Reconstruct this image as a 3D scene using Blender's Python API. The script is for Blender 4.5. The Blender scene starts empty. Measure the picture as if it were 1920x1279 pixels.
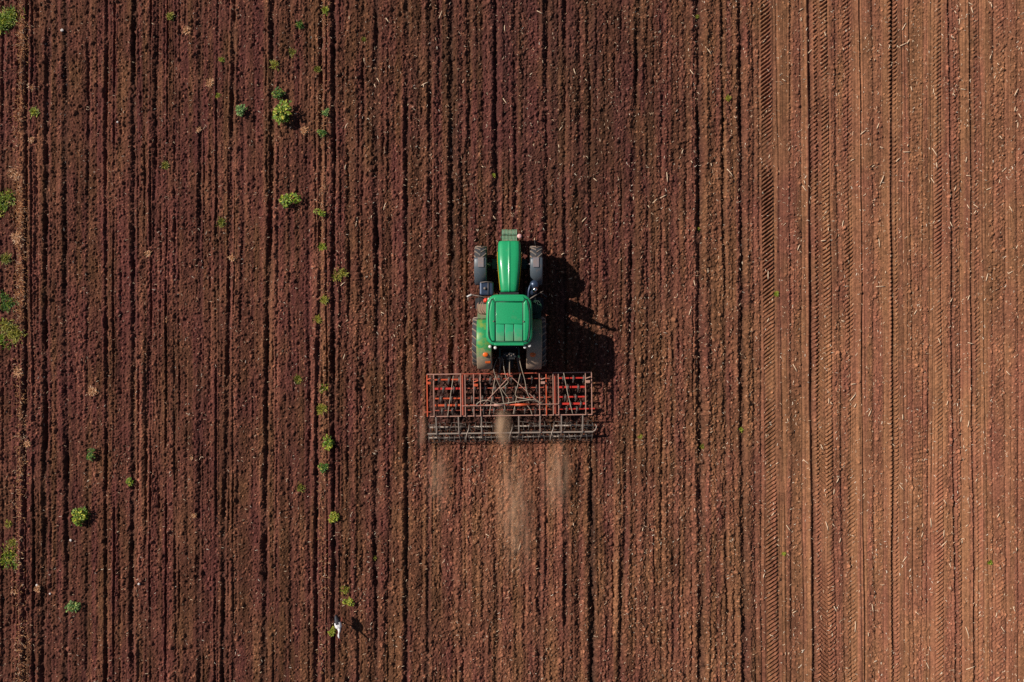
import bpy, math, random
import numpy as np
from mathutils import Vector, Matrix
random.seed(7); np.random.seed(7)
R = math.radians
S = bpy.context.scene
C = S.collection
H, F = 31.4, 1493.0                 # drone height, focal length in photo pixels

def at(px, py, z=0.0):
    s = F / (H - z)
    return Vector(((px - 960) / s, -(py - 639.5) / s, z))

# ------------------------------------------------------------------ materials
def nodes(name):
    m = bpy.data.materials.new(name); m.use_nodes = True
    t = m.node_tree; t.nodes.clear()
    out = t.nodes.new('ShaderNodeOutputMaterial')
    p = t.nodes.new('ShaderNodeBsdfPrincipled')
    t.links.new(p.outputs[0], out.inputs[0])
    return m, t, p

def noise(t, scale, detail=3, rough=.6, vec=None):
    n = t.nodes.new('ShaderNodeTexNoise'); n.inputs['Scale'].default_value = scale
    n.inputs['Detail'].default_value = detail; n.inputs['Roughness'].default_value = rough
    if vec: t.links.new(vec, n.inputs['Vector'])
    return n

def ramp(t, src, a, b, va=0., vb=1.):
    r = t.nodes.new('ShaderNodeMapRange'); r.inputs['From Min'].default_value = a; r.inputs['From Max'].default_value = b
    r.inputs['To Min'].default_value = va; r.inputs['To Max'].default_value = vb
    t.links.new(src, r.inputs['Value']); return r.outputs[0]

def mix(t, fac, a, b, mode='MIX'):
    n = t.nodes.new('ShaderNodeMix'); n.data_type = 'RGBA'; n.blend_type = mode
    for sock, v in ((n.inputs[0], fac), (n.inputs[6], a), (n.inputs[7], b)):
        if isinstance(v, (int, float)): sock.default_value = v
        elif isinstance(v, tuple): sock.default_value = (*v, 1)
        else: t.links.new(v, sock)
    return n.outputs[2]

DUST = (.30, .19, .125)
def paint(name, col, rough=.35, metal=0., dust=.3, scale=3., coat=0., var=.12, spec=.5):
    m, t, p = nodes(name)
    tc = t.nodes.new('ShaderNodeTexCoord')
    n1 = noise(t, scale, 5, .65, tc.outputs['Object'])
    n2 = noise(t, scale * 9, 3, .6, tc.outputs['Object'])
    c = mix(t, ramp(t, n2.outputs['Fac'], .3, .7), tuple(x * (1 - var) for x in col), tuple(min(1, x * (1 + var)) for x in col))
    d = ramp(t, n1.outputs['Fac'], .72 - dust * .55, .95 - dust * .45, 0, min(1, dust * 1.6))
    c = mix(t, d, c, DUST)
    t.links.new(c, p.inputs['Base Color'])
    p.inputs['Metallic'].default_value = metal
    t.links.new(ramp(t, d, 0, 1, rough, .85), p.inputs['Roughness'])
    p.inputs['Coat Weight'].default_value = coat; p.inputs['Coat Roughness'].default_value = .12
    p.inputs['Specular IOR Level'].default_value = spec
    return m

M = dict(
    green=paint('green_paint', (.015, .32, .122), .42, dust=.20, coat=.2, spec=.35),
    green_dusty=paint('dusty_green_paint', (.012, .22, .07), .5, dust=.80, scale=1.6),
    dark_green=paint('dark_green_paint', (.002, .035, .018), .5, dust=.2),
    pale_green=paint('pale_green_cast_iron', (.17, .33, .20), .5, dust=.35, scale=8),
    yellow=paint('yellow_paint', (.62, .42, .03), .4, dust=.3),
    tyre=paint('dark_rubber', (.035, .036, .042), .8, dust=.30, scale=5), lug=paint('dusty_lug_rubber', (.17, .145, .125), .9, dust=.6, scale=7),
    black=paint('black_plastic', (.012, .013, .015), .55, dust=.15),
    grey_plastic=paint('grey_mudguard_plastic', (.085, .105, .125), .42, dust=.30, scale=4),
    blue_steel=paint('blue_grey_steel', (.035, .055, .10), .35, metal=.3, dust=.15),
    steel=paint('worn_steel', (.17, .135, .115), .5, metal=.35, dust=.35, scale=6),
    tine=paint('dark_spring_steel', (.11, .09, .08), .5, metal=.3, dust=.45, scale=8),
    dusty_plate=paint('dusty_grey_plate', (.20, .17, .18), .6, dust=.5, scale=6),
    chrome=paint('chrome', (.75, .75, .75), .12, metal=1., dust=.0),
    red=paint('red_paint', (.52, .030, .018), .45, dust=.15, scale=5),
    orange=paint('faded_orange_paint', (.52, .075, .02), .5, dust=.2, scale=5),
    rust=paint('rusty_dusty_paint', (.38, .065, .03), .6, dust=.35, scale=5),
    pink=paint('sun_bleached_red_paint', (.44, .22, .165), .55, dust=.5, scale=5),
    ring=paint('worn_roller_ring_steel', (.11, .085, .07), .5, metal=.3, dust=.3, scale=8),
    roller=paint('roller_steel', (.30, .235, .19), .5, metal=.2, dust=.3, scale=8),
    hose=paint('hydraulic_hose_rubber', (.34, .27, .20), .6, dust=.4),
    amber=paint('amber_lens', (.75, .13, .015), .25, dust=.1),
    redlens=paint('red_lens', (.75, .05, .02), .25, dust=.05),
    white=paint('white_lens', (.72, .68, .64), .3, dust=.1),
    seat=paint('black_seat_cloth', (.02, .02, .02), .9, dust=.1),
    pinkmark=paint('red_white_marker', (.70, .38, .36), .4, dust=.1),
)
def glass():
    m, t, p = nodes('cab_glass')
    p.inputs['Base Color'].default_value = (.02, .03, .03, 1); p.inputs['Roughness'].default_value = .05
    p.inputs['Transmission Weight'].default_value = .7; p.inputs['IOR'].default_value = 1.1
    return m
M['glass'] = glass()
def fender_paint(name, g0, g1, mud):
    m, t, p = nodes(name); tc = t.nodes.new('ShaderNodeTexCoord'); sx = t.nodes.new('ShaderNodeSeparateXYZ'); t.links.new(tc.outputs['Object'], sx.inputs[0])
    n1 = noise(t, 4, 5, .7, tc.outputs['Object']); n2 = noise(t, 14, 3, .6, tc.outputs['Object'])
    c = mix(t, ramp(t, n1.outputs['Fac'], .42, .62), g0, g1)
    ad = t.nodes.new('ShaderNodeMath'); ad.operation = 'MULTIPLY_ADD'; ad.inputs[1].default_value = -1.1; t.links.new(sx.outputs['Y'], ad.inputs[0]); t.links.new(n1.outputs['Fac'], ad.inputs[2])
    mud_a, mud_b = ((.13, .10, .06), (.24, .28, .17)) if 'roof' in name else ((.27, .165, .11), (.48, .33, .235))
    d = ramp(t, ad.outputs[0], *mud)
    c = mix(t, d, c, mix(t, n2.outputs['Fac'], mud_a, mud_b))
    t.links.new(c, p.inputs['Base Color']); t.links.new(ramp(t, d, 0, 1, .4, .9), p.inputs['Roughness'])
    return m
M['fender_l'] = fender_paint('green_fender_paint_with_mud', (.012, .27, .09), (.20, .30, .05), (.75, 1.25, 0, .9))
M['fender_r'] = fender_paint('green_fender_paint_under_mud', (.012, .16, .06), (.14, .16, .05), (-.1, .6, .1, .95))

def leafmat(name, a, b, c):
    m, t, p = nodes(name)
    g = t.nodes.new('ShaderNodeNewGeometry')
    col = mix(t, ramp(t, g.outputs['Random Per Island'], 0, 1), a, b)
    r2 = t.nodes.new('ShaderNodeMath'); r2.operation = 'FRACT'
    mm = t.nodes.new('ShaderNodeMath'); mm.operation = 'MULTIPLY'; mm.inputs[1].default_value = 7.31
    t.links.new(g.outputs['Random Per Island'], mm.inputs[0]); t.links.new(mm.outputs[0], r2.inputs[0])
    col = mix(t, ramp(t, r2.outputs[0], .72, .9), col, c)
    t.links.new(col, p.inputs['Base Color']); p.inputs['Roughness'].default_value = .55
    p.inputs['Specular IOR Level'].default_value = .3
    return m
M['leaf'] = leafmat('green_weed_leaf', (.045, .12, .006), (.20, .27, .015), (.46, .42, .04))
M['leaf_blue'] = leafmat('blue_green_weed_leaf', (.04, .12, .02), (.14, .24, .06), (.40, .44, .12))
M['leaf_dark'] = leafmat('dark_green_weed_leaf', (.02, .075, .008), (.07, .16, .015), (.26, .28, .03))
M['leaf_lime'] = leafmat('lime_weed_leaf', (.17, .24, .025), (.30, .32, .03), (.42, .34, .04))
M['leaf_yellow'] = leafmat('yellowing_weed_leaf', (.20, .19, .02), (.36, .30, .04), (.14, .18, .03))
M['leaf_olive'] = leafmat('olive_grass_blade', (.09, .12, .012), (.20, .19, .02), (.36, .27, .05))
M['leaf_dry'] = leafmat('dry_grass_blade', (.46, .20, .085), (.62, .33, .16), (.72, .50, .33))
M['straw'] = leafmat('pale_straw', (.64, .42, .26), (.82, .62, .43), (.90, .78, .62))

def soil():
    m, t, p = nodes('ploughed_soil')
    tc = t.nodes.new('ShaderNodeTexCoord')
    def attr(n):
        a = t.nodes.new('ShaderNodeAttribute'); a.attribute_name = n; return a.outputs['Fac']
    dry, red, tone, damp_and_shade = attr('dry'), attr('red'), attr('tone'), attr('damp_and_shade')
    brown = mix(t, red, (.080, .034, .0175), (.094, .0305, .0250))
    tan = mix(t, red, (.262, .122, .062), (.240, .096, .058))
    c = mix(t, dry, brown, tan)
    c = mix(t, damp_and_shade, c, (.028, .017, .016))  # dark tint: damp soil plus painted shade of furrows and harrow
    c = mix(t, 1., c, mix(t, tone, (.38, .38, .38), (1.95, 1.9, 1.85)), 'MULTIPLY')
    n = noise(t, 34, 4, .8, tc.outputs['Object'])
    c = mix(t, 1., c, mix(t, ramp(t, n.outputs['Fac'], .3, .7), (.58, .58, .58), (1.46, 1.44, 1.42)), 'MULTIPLY')
    t.links.new(c, p.inputs['Base Color'])
    p.inputs['Roughness'].default_value = .95; p.inputs['Specular IOR Level'].default_value = .12
    b = t.nodes.new('ShaderNodeBump'); b.inputs['Strength'].default_value = .6; b.inputs['Distance'].default_value = .02
    t.links.new(n.outputs['Fac'], b.inputs['Height']); t.links.new(b.outputs[0], p.inputs['Normal'])
    return m

# ------------------------------------------------------------------ the field
PXM = F / H
DX, DY = .020, .022
def axis(half, d, far):
    a = np.arange(-half, half + d * .5, d)
    g, step = [], d * 8
    x = half
    while x < far:
        x += step; step *= 1.35; g.append(min(x, far))
    g = np.array(g)
    return np.concatenate([-g[::-1], a, g])
X = axis(22.6, DX, 600.); Y = axis(15.4, DY, 600.)
NX, NY = len(X), len(Y)
i0 = int(np.argmin(abs(X + 22.6))); i1 = int(np.argmin(abs(X - 22.6))) + 1
j0 = int(np.argmin(abs(Y + 15.4))); j1 = int(np.argmin(abs(Y - 15.4))) + 1

def vn(sx, sy, seed):
    """value noise in -1..1 on the tensor grid"""
    rs = np.random.RandomState(seed)
    tab = rs.rand(257, 263).astype(np.float32) * 2 - 1
    def prep(A, s, n):
        u = A / s + 1000.37; k = np.floor(u).astype(int); f = (u - k).astype(np.float32)
        f = f * f * (3 - 2 * f); return k % n, (k + 1) % n, f
    a0, a1, fx = prep(X, sx, 263); b0, b1, fy = prep(Y, sy, 257)
    r0, r1 = tab[b0], tab[b1]
    row = r0 + (r1 - r0) * fy[:, None]
    return row[:, a0] * (1 - fx) + row[:, a1] * fx

def sm(a, b, v):
    u = np.clip((v - a) / (b - a), 0, 1); return u * u * (3 - 2 * u)

PXc = X * PXM + 960                  # photo column / row over each grid line
PYc = 639.5 - Y * PXM
right = sm(1396, 1432, PXc + 0 * PXc)[None, :] + np.zeros((NY, 1))
right = sm(1400, 1432, PXc[None, :] - (PYc[:, None] - 640) * .012 + 4 * vn(50, .5, 3))
left = 1 - sm(560, 700, PXc[None, :] + 12 * vn(3., 4., 4))
mid = np.clip(1 - right - left, 0, 1)
near = ((abs(X) < 24)[None, :] & (abs(Y) < 17)[:, None])

Z = np.zeros((NY, NX), np.float32)
damp_and_shade = np.zeros((NY, NX), np.float32)
wob = .035 * vn(50., 2.2, 11)[:, :1] + .03 * vn(50., 6., 12)[:, :1]

warp = (.42 * vn(.13, .15, 13) + .30 * vn(.045, .05, 14) + .35 * vn(.4, .6, 17)).astype(np.float32)
patch = (1 + .65 * vn(.22, .35, 15) + .45 * vn(.9, 1.6, 16)).astype(np.float32)
def line(x1, x2, d, w, moisture=0., ya=-1e9, yb=1e9, soft=90, seed=None, sharp=False, var=.35):
    """a furrow (d>0) or ridge (d<0) running up the field, through photo column x1 at row 320 and x2 at row 1000"""
    seed = seed if seed is not None else int(x1 * 7 + x2) % 9973
    t_ = np.clip((PYc - 320) / 680, -1.2, 2.)
    xl = (x1 + (x2 - x1) * t_ - 960) / PXM
    rs = np.random.RandomState(seed)
    ph = rs.rand(6) * 6.28
    xl = xl + .010 * np.sin(Y / 1.1 + ph[0]) + .018 * np.sin(Y / 2.7 + ph[1]) + .004 * np.sin(Y / .41 + ph[2])
    amp = 1 + var * (.6 * np.sin(Y / 1.7 + ph[3]) + .4 * np.sin(Y / .62 + ph[4]))
    amp = amp * sm(ya - soft, ya + soft, PYc) * (1 - sm(yb - soft, yb + soft, PYc))
    c0 = max(0, np.searchsorted(X, xl.min() - 4 * w)); c1 = min(NX, np.searchsorted(X, xl.max() + 4 * w))
    if c1 <= c0: return
    rg_ = .6 if x1 < 640 else .9 if x1 < 1405 else .22
    u = (X[None, c0:c1] - xl[:, None]) / w + warp[:, c0:c1] * rg_ * min(1.6, .07 / w)
    g = np.exp(-u * u) * amp[:, None] * (1 + (patch[:, c0:c1] - 1) * min(1, rg_ * 1.6)).clip(.1, 1.9)
    d = d * (.54 if x1 < 640 else .56 if x1 < 1300 else .60 if x1 < 1405 else .64); w = w * (1.08 if x1 > 640 and x1 < 1405 else .92)
    Z[:, c0:c1] -= (d * g).astype(np.float32)
    if moisture: damp_and_shade[:, c0:c1] = np.maximum(damp_and_shade[:, c0:c1], moisture * np.exp(-u * u * .8) * np.clip(amp, 0, 1)[:, None])  # furrow shade painted into the soil colour along the bottom
    if d > .05:                       # soil thrown up beside the furrow
        for sgn, k in ((-1.9, .42), (2.0, .30)):
            v = (X[None, c0:c1] - xl[:, None] - sgn * w) / (w * .8)
            Z[:, c0:c1] += (d * k * np.exp(-v * v) * amp[:, None]).astype(np.float32)

L = line
for f in [(6, 6, .07, .06), (50, 47, .11, .075), (89, 83, .15, .085), (123, 125, .12, .08), (165, 163, .08, .055), (200, 200, .10, .065),
          (252, 250, .12, .07), (290, 272, .09, .06), (330, 330, .08, .055), (376, 374, .11, .07), (410, 409, .06, .05), (434, 422, .13, .075),
          (456, 445, .07, .05), (508, 498, .15, .085), (543, 545, .07, .05), (577, 580, .08, .055), (601, 594, .13, .065), (626, 626, .16, .085)]:
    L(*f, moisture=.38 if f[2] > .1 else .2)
for x1, x2 in ((22, 20), (68, 66), (106, 104), (145, 144), (182, 183), (228, 226), (271, 300), (310, 312), (350, 352), (394, 392), (478, 474), (560, 562)):
    L(x1, x2, .045, .04)
for x1, x2 in ((40, 38), (60, 60), (279, 262), (441, 434), (497, 488), (519, 512), (590, 586), (610, 605), (244, 241)):
    L(x1, x2, -.05, .07)
for f in [(655, 655, .06, .07), (680, 676, .05, .06), (707, 706, .14, .085), (735, 733, .05, .06), (763, 763, .12, .08), (785, 787, .06, .06), (805, 803, .10, .07),
          (825, 826, .05, .06), (905, 905, .07, .07)]:
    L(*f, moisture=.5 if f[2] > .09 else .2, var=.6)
L(848, 850, .18, .10, .6, yb=740, var=.3); L(848, 851, .06, .08, .1, ya=840)
L(880, 882, .10, .08, .3, yb=700); L(930, 928, .15, .10, .5, yb=440); L(930, 931, .08, .08, .3, ya=1000)
L(966, 966, .10, .08, .3, yb=440); L(987, 985, .08, .08, .3, yb=470); L(1024, 1024, .12, .09, .4, yb=480); L(1012, 1012, .11, .08, .5, ya=900)
L(1060, 1062, .11, .08, .4, var=.6); L(1085, 1085, .06, .07, .2); L(1106, 1110, .08, .07, .3, yb=800); L(1106, 1110, .16, .11, .7, ya=850)
L(1140, 1141, .07, .08, .2, var=.6); L(1190, 1171, .12, .09, .4, var=.5); L(1215, 1213, .08, .06, .35); L(1242, 1240, .05, .06, .1); L(1262, 1263, .07, .07, .2)
L(1285, 1283, .06, .06); L(1311, 1315, .20, .125, .5, var=.3); L(1335, 1334, .04, .05); L(1357, 1362, .10, .06, .3); L(1390, 1395, .17, .10, .45, var=.35); L(1413, 1416, .07, .05, .2)
for x1 in (1075, 1200, 1325, 1402, 913, 668, 722, 755, 1020): L(x1, x1 - 2, -.05, .09)
for f in [(1424, 1428, .06, .035), (1460, 1472, .05, .035), (1483, 1485, .075, .05), (1502, 1506, .05, .03), (1520, 1525, .15, .075), (1556, 1565, .06, .035), (1570, 1581, .07, .05),
          (1592, 1596, .05, .025), (1615, 1620, .08, .035), (1638, 1640, .06, .05), (1673, 1675, .14, .055), (1693, 1697, .05, .02), (1700, 1704, .05, .02), (1708, 1713, .07, .03),
          (1731, 1730, .04, .03), (1745, 1740, .06, .03), (1751, 1747, .04, .02), (1765, 1769, .06, .022), (1783, 1790, .11, .05), (1800, 1803, .05, .03), (1821, 1826, .11, .05), (1841, 1852, .05, .022),
          (1863, 1862, .06, .04), (1884, 1886, .05, .03), (1908, 1910, .06, .035), (1935, 1938, .08, .05)]:
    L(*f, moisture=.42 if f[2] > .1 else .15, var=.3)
rs_ = np.random.RandomState(5)
for x in np.arange(1452, 2040, 6.1):
    x += rs_.uniform(-2, 2); L(x, x + rs_.uniform(-1, 5), rs_.uniform(.008, .026), .018, var=.3)
for x1, x2, w in ((1428, 1433, .03), (1447, 1452, .06), (1610, 1612, .07), (1683, 1686, .05), (1757, 1758, .06), (1810, 1815, .08), (1845, 1842, .05)):
    L(x1, x2, -.035, w, var=.1)
for x in np.arange(-30, 640, 11.5):
    x += rs_.uniform(-3, 3); zone = any(a < x < b for a, b in ((104, 192), (214, 246), (340, 370), (447, 496), (532, 572)))
    L(x, x + rs_.uniform(-3, 3), rs_.uniform(.035, .10) * (.3 if zone else 1.), rs_.uniform(.025, .04), .12, var=.8)
for x in np.arange(640, 1400, 15):
    x += rs_.uniform(-5, 5); L(x, x + rs_.uniform(-3, 3), rs_.uniform(.02, .075), rs_.uniform(.03, .06), .10, var=.9)
for x in np.arange(2010, 4200, 52): L(x, x, .11, .075, .4)
for x in np.arange(-2300, -10, 47): L(x, x, .11, .075, .4)

# tyre lug prints in the right-hand strip
def lugs(x1, x2, hw, kind, amp, lam=.163, slope=.75):
    t_ = np.clip((PYc - 320) / 680, -1.2, 2.); xl = (x1 + (x2 - x1) * t_ - 960) / PXM; hw = hw / PXM
    c0 = np.searchsorted(X, xl.min() - 1.5 * hw); c1 = np.searchsorted(X, xl.max() + 1.5 * hw)
    u = X[None, c0:c1] - xl[:, None]
    env = (1 - sm(hw * .75, hw * 1.1, abs(u))) * np.clip(.80 + .75 * vn(.6, 1.3, int(x1))[:, c0:c1], .08, 1.2)
    u = u + .012 * vn(.1, .1, int(x2))[:, c0:c1]
    yy = Y[:, None] + .02 * np.sin(Y[:, None] * 1.3) + 0 * u
    ph = {'/': yy - u * slope, 'v': yy - abs(u) * slope, '-': yy - u * .15}[kind] / lam
    w = np.cos(ph * 2 * math.pi); w = np.sign(w) * abs(w) ** .6
    Z[:, c0:c1] += (amp * w * env * (.75 + .25 * np.sin(Y[:, None] / 2.3 + x1))).astype(np.float32)
lugs(1438, 1446, 10, '/', .075); lugs(1541, 1550, 15, 'v', .050); lugs(1527, 1532, 7, '/', .045); lugs(1590, 1596, 8, '/', .036); lugs(1674, 1677, 8, '/', .050)
lugs(1759, 1762, 9, '/', .032); lugs(1645, 1648, 9, '-', .009); lugs(1719, 1722, 9, '-', .012); lugs(1790, 1796, 7, '/', .018); lugs(1829, 1834, 7, '/', .016); lugs(1873, 1874, 8, '/', .012)
lugs(1575, 1585, 8, '-', .008); lugs(1488, 1492, 8, '-', .007)

# crumbly tilth: noise at several sizes, then domed clods
band = np.zeros(NX); tanb = np.zeros(NX)
for a_, b_, k_ in ((1476, 1500, .55), (1524, 1532, .5), (1557, 1592, .6), (1628, 1652, .45), (1702, 1738, .4), (1772, 1800, .6), (1818, 1832, .4), (1853, 1884, .5), (1893, 1925, .35), (1404, 1426, .5)):
    band += k_ * sm(a_ - 3, a_ + 3, PXc) * (1 - sm(b_ - 3, b_ + 3, PXc))
for a_, b_ in ((1449, 1458), (1505, 1516), (1534, 1554), (1599, 1613), (1655, 1668), (1679, 1693), (1743, 1768), (1804, 1816), (1832, 1851), (1886, 1894)):
    tanb += sm(a_ - 3, a_ + 3, PXc) * (1 - sm(b_ - 3, b_ + 3, PXc))
rough = .85 * left + 1.0 * mid + (.10 + band[None, :] * (1 + .5 * vn(.4, 1.5, 18))) * right
Z += (rough * (.015 * vn(.03, .032, 20) + .012 * vn(.065, .07, 21) + .014 * vn(.15, .17, 22) + .022 * vn(.33, .4, 23))).astype(np.float32)
Z += (.03 * vn(.9, 2.5, 24) * (1 - .6 * right) + (.010 * left + .022 * mid) * vn(.10, 1.6, 25)).astype(np.float32)
tone = (.38 + .12 * vn(.11, .12, 31) + .19 * vn(.042, .045, 32) + .10 * vn(.20, 4.5, 33) + .08 * vn(.09, 2.5, 35) + .11 * left * vn(.085, 9., 36) + .05 * vn(1.4, 1.8, 34)).astype(np.float32)
nclod = 520000
rs = np.random.RandomState(99)
cx = rs.uniform(-22.4, 22.4, nclod); cy = rs.uniform(-15.2, 15.2, nclod)
ci = ((cx + 22.6) / DX).astype(int) + i0; cj = ((cy + 15.4) / DY).astype(int) + j0
keep = rs.rand(nclod) < np.clip(rough[cj, ci] * (.85 + .4 * vn(1., 2., 41)[cj, ci]), .05, 1)
cx, cy, ci, cj = cx[keep], cy[keep], ci[keep], cj[keep]
n = len(cx)
rad = np.clip(rs.lognormal(math.log(.023), .48, n), .013, .11) * (.7 + .3 * rough[cj, ci])
base = Z.copy()
shade = rs.gamma(1.2, .26, n) - .18; th_ = rs.rand(n) * 3.14; asp = rs.uniform(.65, 1., n); tlx = rs.normal(0, .35, n); tly = rs.normal(0, .35, n)
dome = np.zeros_like(Z); pale = np.zeros_like(Z); isp = (rs.rand(n) < .05) & (rad < .05)
for r_lo, r_hi in ((0, .034), (.034, .06), (.06, .11)):
    s_ = (rad >= r_lo) & (rad < r_hi); k = int(math.ceil(r_hi / DX))
    for dj in range(-k, k + 1):
        for di in range(-k, k + 1):
            jj, ii = cj[s_] + dj, ci[s_] + di
            ex_, ey_ = (X[ii] - cx[s_]) / rad[s_], (Y[jj] - cy[s_]) / rad[s_]
            ca, sa = np.cos(th_[s_]), np.sin(th_[s_]); a_ = abs(ex_ * ca + ey_ * sa); b_ = abs(ey_ * ca - ex_ * sa) / asp[s_]
            q = np.maximum(np.maximum(a_, b_), .74 * (a_ + b_)) ** 2
            o = q < 1
            if not o.any(): continue
            hgt = (rad[s_][o] * np.clip(1.0 * np.sqrt(1 - q[o]) + .5 * (tlx[s_] * ex_ + tly[s_] * ey_)[o], .05, 1.4)).astype(np.float32)
            better = hgt > dome[jj[o], ii[o]]
            np.maximum.at(dome, (jj[o], ii[o]), hgt)
            b2 = better & isp[s_][o]; pale[jj[o][b2], ii[o][b2]] = 1
            tone[jj[o][better], ii[o][better]] += (shade[s_][o][better] * .75).astype(np.float32)
Z += dome
Z[~near] *= .5
del dome, base

def G(px, py):
    return PXc[None, :] - px, PYc[:, None] - py
def blob(px, py, rx, ry):
    a, b = G(px, py); return np.exp(-(a / rx) ** 2 - (b / ry) ** 2)
dry = right * (.66 + .29 * sm(1430, 1640, PXc))[None, :] + mid * (.06 + .36 * sm(1130, 1400, PXc)[None, :]) + .05 * left
dry = dry + .30 * blob(950, 950, 130, 150) * (PYc[:, None] > 800) + .16 * blob(1000, 1250, 320, 260) + .16 * blob(1250, 1000, 150, 400)
dry = dry + .60 * blob(40, 250, 8, 330) + .25 * blob(40, 900, 7, 500) + .16 * blob(279, 250, 8, 500) + .36 * blob(606, 750, 10, 900) + .34 * blob(440, 400, 7, 900) + .30 * blob(515, 300, 10, 900) + .34 * blob(262, 1000, 8, 420) + .25 * blob(591, 400, 7, 700) + .2 * blob(497, 500, 6, 900)
dry = dry + .12 * blob(950, 1180, 170, 330) * (PYc[:, None] > 830) - .10 * blob(1000, 150, 260, 260)
for a_, w_, e_, k_ in ((818, 22, 960, .30), (955, 30, 1060, .34), (1045, 24, 1000, .36), (900, 20, 1279, .18), (1000, 18, 1279, .15)):
    dry = dry + k_ * (np.exp(-((PXc[None, :] - a_) / w_ + .5 * vn(.5, .7, 55)) ** 2) * (sm(815, 850, PYc) * (1 - sm(900, e_ + 100, PYc)))[:, None])
dry = dry + .16 * vn(.4, 1.2, 51) + .13 * vn(.10, 3.8, 52) * (1 - .4 * right) + .14 * left * np.clip(vn(.22, 9., 54), 0, 1) + .12 * vn(.18, .5, 53)
dry = dry + right * (.22 * tanb - .30 * band)[None, :]
harrow_shade = (sm(800, 806, PXc) * (1 - sm(1104, 1112, PXc)))[None, :] * (sm(700, 708, PYc) * (1 - sm(786, 800, PYc)))[:, None]  # mask for shade painted on the soil beneath the harrow
damp_and_shade = np.maximum(damp_and_shade, np.clip(.30 * blob(1020, 120, 230, 330) + .12 * mid * vn(.5, 2.5, 72) + .10 * mid * vn(.18, 6., 73), 0, .5))
damp_and_shade = np.maximum(damp_and_shade, harrow_shade * (.62 + .25 * vn(.2, .25, 71)))  # shade under the harrow goes into the soil colour
dry = dry * (1 - damp_and_shade * .5) + .55 * pale; tone = tone + .25 * pale
red = np.clip(.3 * right * band[None, :] + .62 * left + .42 * mid + .38 * right + .40 * vn(.55, 1.1, 61) + .55 * vn(.20, 6., 62), 0, 1)
tone = tone + .14 * right * sm(250, 1150, PYc)[:, None] * sm(1420, 1800, PXc)[None, :] + .05 * right * vn(.09, 4., 64)

nv = NX * NY
co = np.empty((NY, NX, 3), np.float32); co[..., 0] = X[None, :]; co[..., 1] = Y[:, None]; co[..., 2] = Z
me = bpy.data.meshes.new('field')
me.vertices.add(nv); me.vertices.foreach_set('co', co.ravel())
idx = np.arange(nv, dtype=np.int32).reshape(NY, NX)
q = np.stack([idx[:-1, :-1], idx[:-1, 1:], idx[1:, 1:], idx[1:, :-1]], -1).reshape(-1, 4)
me.loops.add(q.size); me.loops.foreach_set('vertex_index', q.ravel())
me.polygons.add(len(q)); me.polygons.foreach_set('loop_start', np.arange(0, q.size, 4, dtype=np.int32))
me.update(calc_edges=True)
for nm, arr in (('dry', dry), ('red', red), ('tone', tone), ('damp_and_shade', damp_and_shade)):
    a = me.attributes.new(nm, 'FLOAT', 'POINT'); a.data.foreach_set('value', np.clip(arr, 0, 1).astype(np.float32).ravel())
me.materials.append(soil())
field = bpy.data.objects.new('field', me); C.objects.link(field); field['kind'] = 'structure'
del co, q, idx

def gz(x, y):
    i = min(NX - 1, max(0, int(np.searchsorted(X, x)))); j = min(NY - 1, max(0, int(np.searchsorted(Y, y))))
    return float(Z[j, i])

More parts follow.
